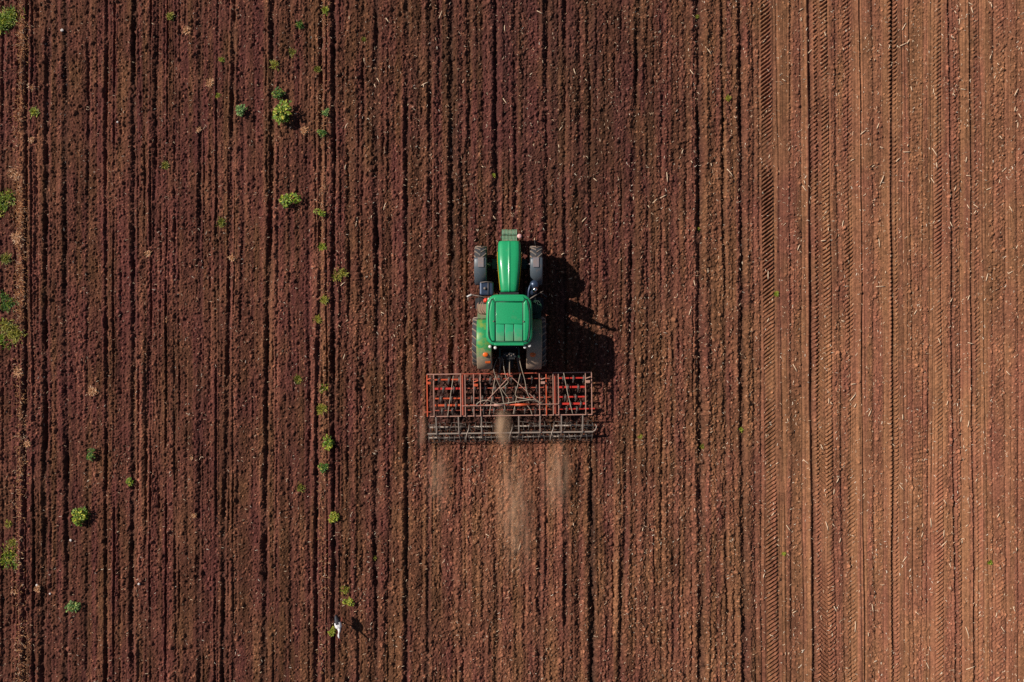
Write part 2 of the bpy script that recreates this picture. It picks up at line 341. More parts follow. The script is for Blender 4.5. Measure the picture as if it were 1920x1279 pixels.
# ------------------------------------------------------------------ mesh helpers
class MB:
    def __init__(s): s.v, s.f, s.sm, s.mi = [], [], [], []
    def add(s, vs, fs, smooth=False, mi=0):
        o = len(s.v); s.v += [tuple(p) for p in vs]
        for f in fs: s.f.append([i + o for i in f]); s.sm.append(smooth); s.mi.append(mi)
    def box(s, c, d, rot=None, mi=0, taper=1.):
        vs = []
        for z in (-.5, .5):
            k = taper if z > 0 else 1
            for x, y in ((-.5, -.5), (.5, -.5), (.5, .5), (-.5, .5)): vs.append(Vector((x * d[0] * k, y * d[1] * k, z * d[2])))
        if rot is not None: vs = [rot @ p for p in vs]
        c = Vector(c)
        s.add([p + c for p in vs], [(3, 2, 1, 0), (4, 5, 6, 7), (0, 1, 5, 4), (1, 2, 6, 5), (2, 3, 7, 6), (3, 0, 4, 7)], False, mi)
    def bar(s, a, b, w, h, mi=0):
        a, b = Vector(a), Vector(b); d = b - a; l = d.length
        y = d.normalized(); up = Vector((0, 0, 1)) if abs(y.z) < .95 else Vector((1, 0, 0))
        x = y.cross(up).normalized(); z = x.cross(y)
        s.box((a + b) / 2, (w, l, h), Matrix((x, y, z)).transposed(), mi)
    def tube(s, pts, r, n=8, mi=0, closed=False, cap=True):
        pts = [Vector(p) for p in pts]; N = len(pts); rr = r if hasattr(r, '__len__') else [r] * N
        rings, prev = [], None
        for i, p in enumerate(pts):
            a = pts[(i - 1) % N] if closed or i else pts[0]; b = pts[(i + 1) % N] if closed or i < N - 1 else pts[-1]
            t = (b - a).normalized()
            if prev is None:
                u = t.cross(Vector((0, 0, 1)) if abs(t.z) < .9 else Vector((1, 0, 0))).normalized()
            else:
                u = (prev - t * prev.dot(t)).normalized()
            prev = u; w = t.cross(u)
            rings.append([p + (u * math.cos(k * 2 * math.pi / n) + w * math.sin(k * 2 * math.pi / n)) * rr[i] for k in range(n)])
        fs = []
        for i in range(N if closed else N - 1):
            j = (i + 1) % N
            for k in range(n): fs.append((i * n + k, i * n + (k + 1) % n, j * n + (k + 1) % n, j * n + k))
        if cap and not closed: fs += [tuple(range(n))[::-1], tuple((N - 1) * n + k for k in range(n))]
        s.add([p for g in rings for p in g], fs, True, mi)
    def lathe(s, prof, n=32, mi=0, axis='x', c=(0, 0, 0), closed=True, smooth=True):
        """prof: (along, radius) pairs turned about the axis"""
        vs, fs, m = [], [], len(prof)
        for k in range(n):
            a = 2 * math.pi * k / n
            for t, r in prof:
                p = (t, r * math.cos(a), r * math.sin(a)) if axis == 'x' else (r * math.cos(a), r * math.sin(a), t)
                vs.append((p[0] + c[0], p[1] + c[1], p[2] + c[2]))
        for k in range(n):
            for i in range(m if closed else m - 1):
                j = (i + 1) % m; k2 = (k + 1) % n
                fs.append((k * m + i, k2 * m + i, k2 * m + j, k * m + j))
        if not closed: fs += [tuple(k * m for k in range(n)), tuple(k * m + m - 1 for k in range(n))[::-1]]
        s.add(vs, fs, smooth, mi)
    def loft(s, secs, smooth=True, mi=0, cap=True):
        m = len(secs[0]); fs = []
        for i in range(len(secs) - 1):
            for k in range(m - 1): fs.append((i * m + k, i * m + k + 1, (i + 1) * m + k + 1, (i + 1) * m + k))
        if cap: fs += [tuple(range(m))[::-1], tuple((len(secs) - 1) * m + k for k in range(m))]
        s.add([p for q_ in secs for p in q_], fs, smooth, mi)
    def build(s, name, mats, parent=None, bevel=0., recalc=True):
        me_ = bpy.data.meshes.new(name); me_.from_pydata(s.v, [], s.f)
        for m_ in (mats if isinstance(mats, (list, tuple)) else [mats]): me_.materials.append(m_)
        me_.polygons.foreach_set('use_smooth', s.sm); me_.polygons.foreach_set('material_index', s.mi)
        if recalc:
            import bmesh
            b = bmesh.new(); b.from_mesh(me_); bmesh.ops.recalc_face_normals(b, faces=b.faces); b.to_mesh(me_); b.free()
        o = bpy.data.objects.new(name, me_); C.objects.link(o)
        if parent: o.parent = parent
        if bevel:
            bv = o.modifiers.new('bevel', 'BEVEL'); bv.width = bevel; bv.segments = 2; bv.limit_method = 'ANGLE'; bv.angle_limit = R(50)
        return o

def tag(o, label, cat, group=None, kind=None):
    if label: o['label'] = label
    if cat: o['category'] = cat
    if group: o['group'] = group
    if kind: o['kind'] = kind
    return o
def empty(name, loc, rz=0.):
    o = bpy.data.objects.new(name, None); C.objects.link(o); o.location = loc; o.rotation_euler = (0, 0, rz); return o
def copy_part(o, parent, loc=None, rot=None, scale=None):
    c = o.copy(); C.objects.link(c); c.parent = parent
    if loc is not None: c.location = loc
    if rot is not None: c.rotation_euler = rot
    if scale is not None: c.scale = scale
    return c

# ------------------------------------------------------------------ tractor
TX = -.10
T = tag(empty('tractor', (TX, 0, .03)), 'green farm tractor with rounded green cab roof pulling the red harrow', 'tractor')

ch = MB()
ch.box((0, 1.35, .78), (.55, 3.9, .5)); ch.box((0, .2, .95), (.75, 1.0, .65)); ch.box((0, 2.95, .62), (.45, .6, .4)); ch.box((0, 3.66, .98), (.5, .3, .3))
ch.build('chassis', M['black'], T, .03)
ax = MB(); ax.tube([(-.95, 2.92, .72), (.95, 2.92, .72)], .11, 12); ax.box((-.55, 2.92, .75), (.25, .34, .26)); ax.box((.55, 2.92, .75), (.25, .34, .26))
ax.bar((-.7, 3.12, .78), (.7, 3.12, .78), .06, .06); ax.build('front_axle', M['dark_green'], T, .02)
ax = MB(); ax.tube([(-.95, 0, .98), (.95, 0, .98)], .17, 14); ax.build('rear_axle', M['dark_green'], T)

def hood_sec(y, w, ztop, zbot, crown=.06, n=24):
    pts = []
    hw = w / 2
    prof = [(-1.06, 0.), (-1.05, .35), (-1.03, .62), (-.985, .80), (-.90, .915), (-.76, .968), (-.5, .985), (-.18, .990), (-.04, .994), (0, 1.022), (.04, .994), (.18, .990), (.5, .985), (.76, .968), (.90, .915), (.985, .80), (1.03, .62), (1.05, .35), (1.06, 0.)]
    for x, z in prof: pts.append((x * hw, y, zbot + (ztop - zbot) * z))
    return pts
h = MB()
h.loft([hood_sec(*a) for a in ((3.765, .70, 1.40, .95), (3.755, .76, 1.50, .93), (3.72, .80, 1.535, .92), (3.62, .825, 1.59, .92), (3.42, .84, 1.665, .92), (3.20, .845, 1.74, .95), (3.12, .84, 1.765, .95), (3.0, .835, 1.785, 1.0),
                                (2.6, .775, 1.845, 1.0), (2.2, .70, 1.885, 1.0), (1.88, .63, 1.91, 1.0), (1.82, .60, 1.88, 1.0))])
hood = h.build('hood', M['green'], T)
sp = MB()
for s_ in (-1, 1):
    a = []
    for y, w, z in ((3.35, .84, 1.50), (3.0, .835, 1.53), (2.6, .775, 1.56), (2.2, .70, 1.59), (1.9, .64, 1.61)):
        x = s_ * (w / 2 * 1.03 + .012); a.append([(x, y, z - .045), (x + s_ * .012, y, z), (x - s_ * .004, y, z + .045)])
    sp.loft(a, cap=False)
sp.build('yellow_stripe', M['yellow'], hood)
for s_ in (-1, 1):
    g = MB()
    for k in range(9): g.bar((s_ * .43, 3.35 - k * .09, 1.08), (s_ * .445, 3.37 - k * .09, 1.38), .02, .05)
    g.build('side_grille', M['black'], hood)
    hl = MB(); hl.box((s_ * .22, 3.765, 1.22), (.22, .03, .14)); hl.build('headlight', M['white'], T, .01)
gr = MB()
for k in range(7): gr.box((0, 3.775, .99 + k * .022), (.5, .02, .01))
gr.build('front_grille', M['black'], hood)
gp = MB(); gp.box((0, 1.74, 1.75), (.72, .14, .22)); gp.build('cowl', M['black'], T, .02)

# front suitcase weights
wp = MB(); sec = []
for x in (-.5, .5): sec.append([(x, y, z) for y, z in ((3.80, .62), (3.84, .56), (4.18, .56), (4.27, .64), (4.28, .86), (4.22, .96), (4.06, .985), (4.03, .93), (3.93, .93), (3.90, .99), (3.82, .98), (3.80, .9))])
wp.v = []; wp.loft([[(p[0] * .036, p[1], p[2]) for p in s__] for s__ in sec], smooth=False)
wp.f.append([11, 0, 12, 23]); wp.sm.append(False); wp.mi.append(0)
w0 = wp.build('front_weight', M['pale_green'], T, .006); N_W = 11
w0.location = (-.265, 0, 0)
for k in range(1, N_W): copy_part(w0, T, (-.265 + .0535 * k, random.uniform(-.012, .012), random.uniform(-.006, .006)))
wb = MB(); wb.box((0, 3.98, .80), (.68, .10, .12)); wb.tube([(-.27, 4.08, .965), (.31, 4.08, .965)], .018)
wb.build('weight_bracket', M['dark_green'], T, .01)
mk = MB(); mk.lathe([(-.015, .01), (-.015, .085), (.01, .09), (.03, .06), (.04, .01)], 20, axis='z', c=(.385, 4.0, .99), closed=False)
mk.tube([(.30, 3.98, .84), (.385, 4.0, .98)], .02); mk.build('marker_disc', M['pinkmark'], T)

def wheel(name_x, y, r, w, side, lugs_n):
    t = MB(); hw = w / 2
    prof = [(-hw * .80, r * .58), (-hw * .98, r * .66), (-hw, r * .80), (-hw * .93, r * .90), (-hw * .78, r * .945), (-hw * .4, r * .96), (0, r * .965), (hw * .4, r * .96), (hw * .78, r * .945), (hw * .93, r * .90), (hw, r * .80), (hw * .98, r * .66), (hw * .80, r * .58)]
    t.lathe(prof, 48)
    for k in range(lugs_n):
        for sg in (-1, 1):
            a0 = 2 * math.pi * (k + (.5 if sg > 0 else 0)) / lugs_n
            def P(u, lead, rr, off):
                a = a0 + lead + off; return (sg * u * hw, rr * math.cos(a), rr * math.sin(a))
            th = .030 / r * 1.1
            vs = []
            # lugs sweep backwards towards the shoulder: chevron pointing forward over the top
            for u, ld, rt in ((.02, 0, 1.0), (.5, -.11 / r * .95, 1.), (.88, -.22 / r * .95, .985), (1.02, -.25 / r, .93)):
                vs += [P(u, ld, r * .945 if u < 1 else r * .86, -th), P(u, ld, r * rt, -th * .75), P(u, ld, r * rt, th * .75), P(u, ld, r * .945 if u < 1 else r * .86, th)]
            fs = [(i * 4 + j, i * 4 + (j + 1) % 4, i * 4 + 4 + (j + 1) % 4, i * 4 + 4 + j) for i in range(3) for j in range(4)] + [(3, 2, 1, 0), (12, 13, 14, 15)]
            t.add(vs, fs, False, 1)
    e = empty('wheel', (name_x, y, r - .02)); e.parent = T
    to = t.build('tyre', [M['tyre'], M['lug']], e)
    b = MB(); b.lathe([(-hw * .8, r * .60), (-hw * .82, r * .56), (side * hw * .25, r * .5), (side * hw * .35, r * .2), (side * hw * .6, r * .15), (side * hw * .62, 0.01), (side * hw * .3, .01), (hw * .8, r * .57), (hw * .8, r * .6)], 28)
    nb = b
    for k in range(8): a = k * math.pi / 4; nb.tube([(side * hw * .3, r * .3 * math.cos(a), r * .3 * math.sin(a)), (side * hw * .45, r * .3 * math.cos(a), r * .3 * math.sin(a))], .02, 6)
    b.build('rim', M['yellow'], e)
    return e
wheel(-1.09, 2.92, .74, .47, -1, 17); wheel(1.02, 2.92, .74, .47, 1, 17)
wheel(-1.09, -.02, .95, .60, -1, 20); wheel(1.07, -.02, .95, .60, 1, 20)

def arc_sheet(xc, w, yc, zc, r, a0, a1, n=18, drop=.10, th=.02):
    m = MB(); secs = []
    hw = w / 2
    for k in range(n + 1):
        a = a0 + (a1 - a0) * k / n
        s1 = []
        for x, dr in ((-hw, -drop), (-hw * .97, -.02), (-hw * .86, 0), (0, .012), (hw * .86, 0), (hw * .97, -.02), (hw, -drop), (hw - th, -drop), (hw * .9, -th - .02), (0, -th), (-hw * .9, -th - .02), (-hw + th, -drop)):
            rr = r + dr; s1.append((xc + x, yc + rr * math.cos(a), zc + rr * math.sin(a)))
        secs.append(s1 + [s1[0]])
    m.loft(secs)
    return m
for s_, xc in ((-1, -1.09), (1, 1.02)):
    f = arc_sheet(xc, .47, 2.92, .74, .80, R(75), R(168))
    fo = f.build('front_mudguard', M['grey_plastic'], T)
    fb = MB(); fb.tube([(xc, 2.9, 1.52), (xc - s_ * .28, 2.9, 1.35), (xc - s_ * .35, 2.9, .85)], .03); fb.box((xc - s_ * .02, 2.95, 1.565), (.22, .36, .015)); fb.build('mudguard_bracket', M['dusty_plate'], fo, .006)
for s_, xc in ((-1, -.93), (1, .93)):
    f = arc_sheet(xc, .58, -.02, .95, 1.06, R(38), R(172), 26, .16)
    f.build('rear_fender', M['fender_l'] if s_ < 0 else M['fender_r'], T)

# cab
cb = MB()
cb.box((0, .72, 1.28), (1.30, 1.7, .25)); cb.box((0, 1.5, 1.55), (1.0, .1, .6))
cab = cb.build('cab_base', M['black'], T, .03)
pl = [((-.66, 1.55, 1.4), (-.62, 1.42, 2.84)), ((.66, 1.55, 1.4), (.62, 1.42, 2.84)), ((-.80, .62, 1.4), (-.72, .62, 2.84)), ((.80, .62, 1.4), (.72, .62, 2.84)), ((-.66, -.12, 1.75), (-.66, .0, 2.84)), ((.66, -.12, 1.75), (.66, .0, 2.84))]
for a, b in pl:
    p_ = MB(); p_.bar(a, b, .07, .09); p_.build('cab_pillar', M['black'], T, .01)
def pane(pts):
    p_ = MB(); a, b, c, d = [Vector(v) for v in pts]; nn = (b - a).cross(d - a).normalized() * .006
    p_.add([a - nn, b - nn, c - nn, d - nn, a + nn, b + nn, c + nn, d + nn], [(3, 2, 1, 0), (4, 5, 6, 7), (0, 1, 5, 4), (1, 2, 6, 5), (2, 3, 7, 6), (3, 0, 4, 7)])
    return p_.build('cab_window', M['glass'], T)
pane([(-.62, 1.55, 1.45), (.62, 1.55, 1.45), (.58, 1.43, 2.8), (-.58, 1.43, 2.8)])
pane([(-.62, -.12, 1.78), (.62, -.12, 1.78), (.62, -.02, 2.8), (-.62, -.02, 2.8)])
for s_ in (-1, 1):
    pane([(s_ * .67, 1.5, 1.42), (s_ * .80, .67, 1.42), (s_ * .72, .67, 2.8), (s_ * .625, 1.39, 2.8)])
    pane([(s_ * .80, .57, 1.6), (s_ * .67, -.08, 1.8), (s_ * .665, .03, 2.8), (s_ * .72, .57, 2.8)])
st = MB(); st.box((0, .45, 1.62), (.5, .5, .14)); st.box((0, .2, 1.95), (.48, .12, .6)); st.build('driver_seat', M['seat'], T, .04)
sw = MB(); sw.tube([(.19 * math.cos(a), 1.12 + .19 * math.sin(a) * .8, 1.98 + .12 * math.sin(a)) for a in [k * math.pi / 10 for k in range(20)]], .015, 6, closed=True); sw.tube([(0, 1.12, 1.98), (0, 1.4, 1.6)], .025); sw.build('steering_wheel', M['black'], T)

# roof: stacked rounded outlines
def rrect(w, y0, y1, rad_, n=7, taper=0.):
    pts = []; yc, hh, hw = (y0 + y1) / 2, (y1 - y0) / 2, w / 2
    for (sx, sy, a0) in ((1, 1, 0), (-1, 1, 90), (-1, -1, 180), (1, -1, 270)):
        for k in range(n + 1):
            a = R(a0 + 90 * k / n); x = sx * (hw - rad_) + rad_ * math.cos(a); y = sy * (hh - rad_) + rad_ * math.sin(a)
            pts.append((x * (1 - taper * (y / hh)), yc + y))
    return pts
r_ = MB(); rings = []
for w, y0, y1, rad_, z in ((1.42, -.06, 1.54, .30, 2.78), (1.58, -.13, 1.62, .36, 2.80), (1.655, -.165, 1.655, .38, 2.86), (1.66, -.17, 1.66, .38, 2.93), (1.62, -.15, 1.64, .37, 2.985), (1.52, -.10, 1.59, .33, 3.015), (1.42, -.05, 1.54, .29, 3.025)):
    o_ = rrect(w, y0, y1, rad_, taper=.02); rings.append([(x, y, z) for x, y in o_] + [(o_[0][0], o_[0][1], z)])
r_.loft(rings)
roof = r_.build('cab_roof', M['green'], T)
def slab(name, outline, z0, z1, inset, mat_, parent):
    m = MB(); cx_ = sum(p[0] for p in outline) / len(outline); cy_ = sum(p[1] for p in outline) / len(outline)
    def ins(d):
        out = []
        for x, y in outline:
            v = Vector((x - cx_, y - cy_)); out.append((cx_ + v.x - math.copysign(min(d, abs(v.x)), v.x), cy_ + v.y - math.copysign(min(d, abs(v.y)), v.y)))
        return out
    secs = [[(x, y, z0) for x, y in outline], [(x, y, z1 - inset * .6) for x, y in outline], [(x, y, z1 - .1 * inset) for x, y in ins(inset * .5)], [(x, y, z1) for x, y in ins(inset)]]
    secs = [s__ + [s__[0]] for s__ in secs]
    m.loft(secs)
    return m.build(name, mat_, parent)
# front brow, centre hatch in three tiles at the rear, two side pods
slab('roof_brow', [(-.50, 1.40), (.50, 1.40), (.56, 1.50), (.50, 1.585), (-.50, 1.585), (-.56, 1.50)], 3.0, 3.055, .03, M['green'], roof)
slab('roof_hatch', [(-.478, .60), (.478, .60), (.478, 1.375), (-.478, 1.375)], 3.0, 3.045, .022, M['green'], roof)
roofd = fender_paint('roof_paint_dusty_to_the_rear', (.018, .36, .15), (.03, .35, .16), (.05, .75, 0, .75))
for k in (-1, 0, 1):
    x = k * .322
    slab('roof_panel', [(x - .151, -.005), (x + .151, -.005), (x + .151, .592), (x - .151, .592)], 3.0, 3.042, .018, roofd, roof)
for s_ in (-1, 1):
    pod = [(s_ * .505, 0.0), (s_ * .60, .015), (s_ * .665, .12), (s_ * .70, .40), (s_ * .715, .75), (s_ * .705, 1.08), (s_ * .665, 1.32), (s_ * .60, 1.46), (s_ * .56, 1.42), (s_ * .505, 1.36)]
    slab('roof_pod', pod if s_ > 0 else pod[::-1], 3.0, 3.06, .035, M['green'], roof)
gq = MB()
rim_ = rrect(1.475, -.06, 1.555, .31, taper=.02); gq.tube([(x, y, 3.018) for x, y in rim_], .012, 6, closed=True)
for s_ in (-1, 1):
    gq.tube([(s_ * x, y, 3.026) for x, y in ((.49, -.02), (.49, .7), (.49, 1.385), (.55, 1.47), (.62, 1.49), (.69, 1.33), (.728, 1.08), (.738, .75), (.725, .40), (.69, .10), (.62, -.015), (.52, -.03))], .021, 6)
gq.tube([(-.5, 1.388, 3.026), (.5, 1.388, 3.03)], .019, 6); gq.tube([(-.5, -.02, 3.026), (.5, -.02, 3.026)], .011, 6)
for x in (-.161, .161): gq.tube([(x, .6, 3.028), (x, -.01, 3.034)], .016, 6)
gq.build('roof_seam', M['dark_green'], roof)
rs2 = MB(); rs2.box((0, -.10, 3.0), (1.05, .12, .05)); rs2.build('roof_rear_lip', M['green'], roof, .02)
for x, y in ((.52, .69), (-.55, .70)):
    d_ = MB(); d_.lathe([(0, .03), (.03, .028), (.035, .005)], 12, axis='z', c=(x, y, 3.05), closed=False); d_.build('roof_latch', M['steel'], roof)
be = MB(); be.lathe([(0, .02), (0, .085), (.05, .09), (.13, .08), (.17, .045), (.18, .005)], 18, axis='z', c=(-.84, 1.46, 2.62), closed=False); be.tube([(-.70, 1.46, 2.70), (-.84, 1.46, 2.60)], .02)
be.build('beacon', M['redlens'], T)
bw = MB(); bw.box((-.71, 1.50, 2.86), (.12, .09, .07)); bw.build('front_work_light', M['white'], T, .015)
for x, y in ((-.69, -.20), (-.50, -.24), (.56, -.22), (.73, -.17)):
    m = MB(); m.lathe([(-.05, .02), (-.05, .05), (.03, .055), (.045, .045), (.045, .005)], 14, axis='z', c=(x, y, 2.84), closed=False); m.build('rear_work_light', M['white'], T)
for s_, xc in ((-1, -.88), (1, .87)):
    a = R(112); m = MB(); m.lathe([(-.03, .02), (-.03, .095), (.03, .09), (.05, .06), (.055, .005)], 20, axis='z', c=(xc, -.50, 1.90), closed=False)
    m.v = [(xc + (v[0] - xc) * 1.15, v[1], v[2]) for v in m.v]
    m.build('tail_lamp', M['amber'], T)
m = MB(); m.box((-.80, -.78, 1.68), (.2, .10, .05), Matrix.Rotation(R(35), 3, 'X')); m.build('reflector', M['amber'], T, .01)

# exhaust stack, mirrors, steps, tank
e_ = MB(); e_.lathe([(1.2, .03), (1.2, .115), (2.1, .115), (2.2, .07), (2.55, .062)], 20, axis='z', c=(.90, 1.80, 0), closed=False); ex = e_.build('exhaust_stack', M['blue_steel'], T)
e2 = MB(); e2.tube([(.90, 1.80, 2.45), (.90, 1.80, 2.72), (.915, 1.83, 2.82), (.95, 1.89, 2.88)], [.062, .062, .066, .072], 14); e2.build('exhaust_tip', M['chrome'], ex)
e3 = MB(); e3.tube([(.70, 1.42, 1.9), (.70, 1.62, 2.0), (.715, 1.85, 2.02), (.76, 2.03, 2.02), (.86, 2.12, 2.0), (1.02, 2.12, 1.95)], .034, 8); e3.build('handrail', M['blue_steel'], T)
aa = MB(); aa.lathe([(1.3, .03), (1.3, .17), (2.0, .17), (2.06, .1), (2.08, .01)], 20, axis='z', c=(.93, 2.08, -.02), closed=False); aa.build('air_cleaner', M['blue_steel'], T)
for s_ in (-1, 1):
    m = MB(); x1 = 1.18 if s_ > 0 else 1.38
    if s_ > 0: m.tube([(.66, 1.48, 2.35), (.95, 1.66, 2.38), (1.13, 1.76, 2.36), (1.27, 1.70, 2.30)], .018, 8); m.tube([(1.13, 1.76, 2.36), (1.24, 1.82, 2.34)], .014, 6)
    else: m.tube([(-.66, 1.50, 2.35), (-1.0, 1.62, 2.38), (-1.44, 1.70, 2.32)], .016, 8)
    mm_ = m.build('mirror_arm', M['steel'], T)
    g = MB(); g.box((1.30 if s_ > 0 else -1.46, 1.66, 2.16), (.20, .055, .36), Matrix.Rotation(R(-35 * s_) if s_ > 0 else R(28), 3, 'Z')); g.build('mirror', M['white'] if s_ < 0 else M['black'], mm_, .02)
for s_ in (-1, 1):
    m = MB()
    for k, z in enumerate((.45, .75, 1.05)): m.box((s_ * (1.16 - k * .07), 1.45, z), (.32, .42, .035))
    m.bar((s_ * 1.25, 1.25, .45), (s_ * 1.05, 1.25, 1.15), .03, .04); m.bar((s_ * 1.25, 1.66, .45), (s_ * 1.05, 1.66, 1.15), .03, .04)
    m.build('cab_steps', M['black'], T, .008)
    hr = MB()
    for dx, z in ((0, 1.75), (.13, 1.95), (.22, 2.1)):
        hr.tube([(s_ * (.85 - .0), 1.42, z - .2), (s_ * (1.08 - dx * .6), 1.50, z), (s_ * (1.19 - dx), 1.36, z), (s_ * (1.21 - dx), 1.15, z - .05), (s_ * (1.12 - dx), 1.02, z - .2), (s_ * .88, 1.0, z - .35)], .013, 6)
    hr.build('grab_rail', M['pink'] if s_ < 0 else M['dark_green'], T)
    pt = MB(); pt.box((s_ * .95, 1.12, 1.30), (.5, .55, .05)); pt.build('platform', M['green_dusty'] if s_ < 0 else M['dark_green'], T, .01)
ft = MB(); ft.box((-.86, 1.98, 1.02), (.52, .52, .72)); fto = ft.build('fuel_tank', M['blue_steel'], T, .06)
fc = MB(); fc.lathe([(0, .02), (0, .055), (.05, .055), (.055, .005)], 14, axis='z', c=(-.92, 1.98, 1.38), closed=False); fc.tube([(-1.10, 2.2, 1.42), (-.85, 2.23, 1.43), (-.62, 2.2, 1.42)], .016); fc.tube([(-.80, 1.74, 1.42), (-.80, 2.22, 1.42)], .012); fc.build('tank_cap', M['steel'], fto)
bt = MB(); bt.box((.80, 1.75, .95), (.42, .6, .55)); bt.build('battery_box', M['black'], T, .03)

# rear linkage
for s_ in (-1, 1):
    m = MB(); m.bar((s_ * .28, -.55, .70), (s_ * .43, -1.42, .62), .06, .09); m.tube([(s_ * .36, -.45, 1.35), (s_ * .38, -.95, .7)], .022); m.tube([(s_ * .40, -.62, 1.0), (s_ * .40, -.62, 1.3)], .045)
    m.build('lower_link', M['steel'], T)
    m = MB(); m.bar((s_ * .36, -.25, 1.42), (s_ * .36, -.62, 1.36), .07, .09); m.build('lift_arm', M['dark_green'], T, .008)
m = MB(); m.tube([(.0, -.5, 1.15), (.0, -1.45, 1.02)], .035); m.tube([(0, -.75, 1.12), (0, -1.15, 1.06)], .05); m.build('top_link', M['steel'], T)
m = MB(); m.box((0, -.52, 1.25), (.5, .2, .3))
for k in range(6): m.tube([(-.19 + k * .075, -.60, 1.34), (-.19 + k * .075, -.70, 1.36)], .026, 8)
m.build('hydraulic_block', M['black'], T, .015)
for k in range(5):
    m = MB(); x = -.17 + k * .085; m.lathe([(0, .006), (0, .03), (.05, .03), (.055, .004)], 10, axis='z', c=(x, -.50 - .05 * (k % 2), 1.40), closed=False); m.build('coupling', M['steel'], T)
m = MB(); m.box((0, -.75, .55), (.3, .6, .06)); m.build('drawbar', M['black'], T, .01)

# ------------------------------------------------------------------ harrow
HS = F / (H - .72)
HC = at(957, 740, .72)
hr_ = tag(empty('harrow', (HC.x, HC.y, 0.02), R(.75)), 'wide red tined harrow with cage rollers hitched behind the green tractor', 'harrow')
def hx(px): return (px - 957) / HS
def hy(py): return -(py - 740) / HS
ROWS = [(710.5, .60), (727.5, .58), (746, .58), (758.5, .66), (768.5, .58)]
ZF = .74
def hbar(name, a, b, w, mat_, h_=None, parent=hr_, bev=.004):
    w *= .62 if mat_ is M['pink'] or mat_ is M['rust'] else .9
    m = MB(); m.bar(a, b, w, h_ or w); return m.build(name, mat_, parent, bev)
# outer frame
for x0, x1, mt in ((801, 866, 'pink'), (866, 960, 'rust'), (960, 1037, 'rust'), (1037, 1110, 'pink')):
    hbar('front_beam', (hx(x0), hy(700), ZF), (hx(x1) - .01, hy(700), ZF), .055, M[mt])
for x0, x1, mt in ((801, 886, 'pink'), (886, 1030, 'pink'), (1030, 1110, 'pink')):
    hbar('rear_beam', (hx(x0), hy(779), ZF), (hx(x1) - .01, hy(779), ZF), .055, M[mt])
for px_, mt, w in ((801.5, 'orange', .05), (814, 'pink', .045), (864, 'pink', .05), (872.5, 'pink', .045), (888.5, 'pink', .045), (901, 'pink', .055), (1011.5, 'pink', .055), (1024, 'orange', .045), (1037, 'pink', .045), (1047, 'pink', .05), (1097.5, 'pink', .045), (1109, 'pink', .05)):
    hbar('side_beam', (hx(px_), hy(700.5), ZF + .055), (hx(px_), hy(779), ZF + .055), w, M[mt], .05)
for px_ in (868.2, 1042):
    m = MB(); m.box((hx(px_), hy(740), ZF - .12), (.10, 1.55, .12)); m.build('fold_hinge', M['rust'], hr_, .01)
# tine bars
bars = []
for i, (py_, z) in enumerate(ROWS):
    thick = .085 if i in (1, 3) else .06
    for x0, x1, mt in ((815, 863.5, ('orange', 'red', 'orange', 'orange', 'rust')[i]), (873, 1037, 'rust'), (1047.5, 1097, ('red', 'red', 'red', 'red', 'red')[i])):
        hbar('tine_bar', (hx(x0), hy(py_), z), (hx(x1), hy(py_), z), thick if mt != 'rust' else .055, M[mt])
hbar('cross_tube', (hx(866), hy(759.3), ZF + .13), (hx(934), hy(759.3), ZF + .13), .042, M['pink']); hbar('cross_tube', (hx(994), hy(758), ZF + .13), (hx(1046), hy(758), ZF + .13), .042, M['pink'])
hbar('end_bar', (hx(794), hy(770.8), .62), (hx(813), hy(770.8), .62), .05, M['rust']); hbar('end_bar', (hx(1099), hy(768.5), .62), (hx(1119), hy(768.5), .62), .05, M['red'])
# one spring tine, copied along the bars
m = MB(); m.tube([(0, .10, .03), (0, -.02, .06), (0, -.14, .02), (0, -.20, -.12), (0, -.12, -.30), (0, -.04, -.42), (0, .03, -.56)], [.019, .022, .022, .021, .02, .019, .012], 7)
m.box((0, 0, .045), (.07, .11, .035)); m.box((0, .02, -.53), (.06, .02, .12), Matrix.Rotation(R(-20), 3, 'X'))
tine = m.build('tine', M['tine'], hr_)
first = True
for i, (py_, z) in enumerate(ROWS):
    off = (0, 9, 4, 13, 6)[i]
    for px_ in np.arange(822 + off * 1.0, 1096, 19.5):
        if 862 < px_ < 875 or 1036 < px_ < 1049: continue
        loc = (hx(px_), hy(py_), z + .02)
        rot = (0, 0, R(random.uniform(-4, 4)))
        if first: tine.location = loc; first = False
        else: copy_part(tine, hr_, loc, rot)
# bracing, drawbar and headstock
A0 = (hx(957), hy(704), ZF + .30)
for x1 in (906, 1012): hbar('draw_brace', A0, (hx(x1), hy(757), ZF + .12), .045, M['pink'], .06)
m = MB(); m.box((hx(957), hy(702), ZF + .12), (.20, .14, .55)); m.bar((hx(935), hy(700), ZF), (hx(957), hy(701), ZF + .42), .05, .06); m.bar((hx(979), hy(700), ZF), (hx(957), hy(701), ZF + .42), .05, .06)
m.build('headstock', M['rust'], hr_, .01)
for x0, x1, mt in ((926, 944, 'pink'), (965, 993, 'orange')):
    m = MB(); m.tube([(hx(x0), hy(758.5), ZF + .14), (hx(x1), hy(758.5), ZF + .14)], .052, 12); m.tube([(hx(x0) - .35, hy(758.5), ZF + .14), (hx(x1) + .25, hy(758.5), ZF + .14)], .02, 8); m.build('hydraulic_ram', M[mt], hr_)
for x_, y_ in ((805, 716), (893, 721), (1018, 718), (1102, 717)):
    m = MB(); m.box((hx(x_), hy(y_), ZF + .1), (.16, .10, .10)); m.tube([(hx(x_) - .08, hy(y_ - 6), ZF + .13), (hx(x_) + .1, hy(y_ - 9), ZF + .2)], .02); m.build('depth_stop', M['orange' if x_ < 1000 else 'pink'], hr_, .01)
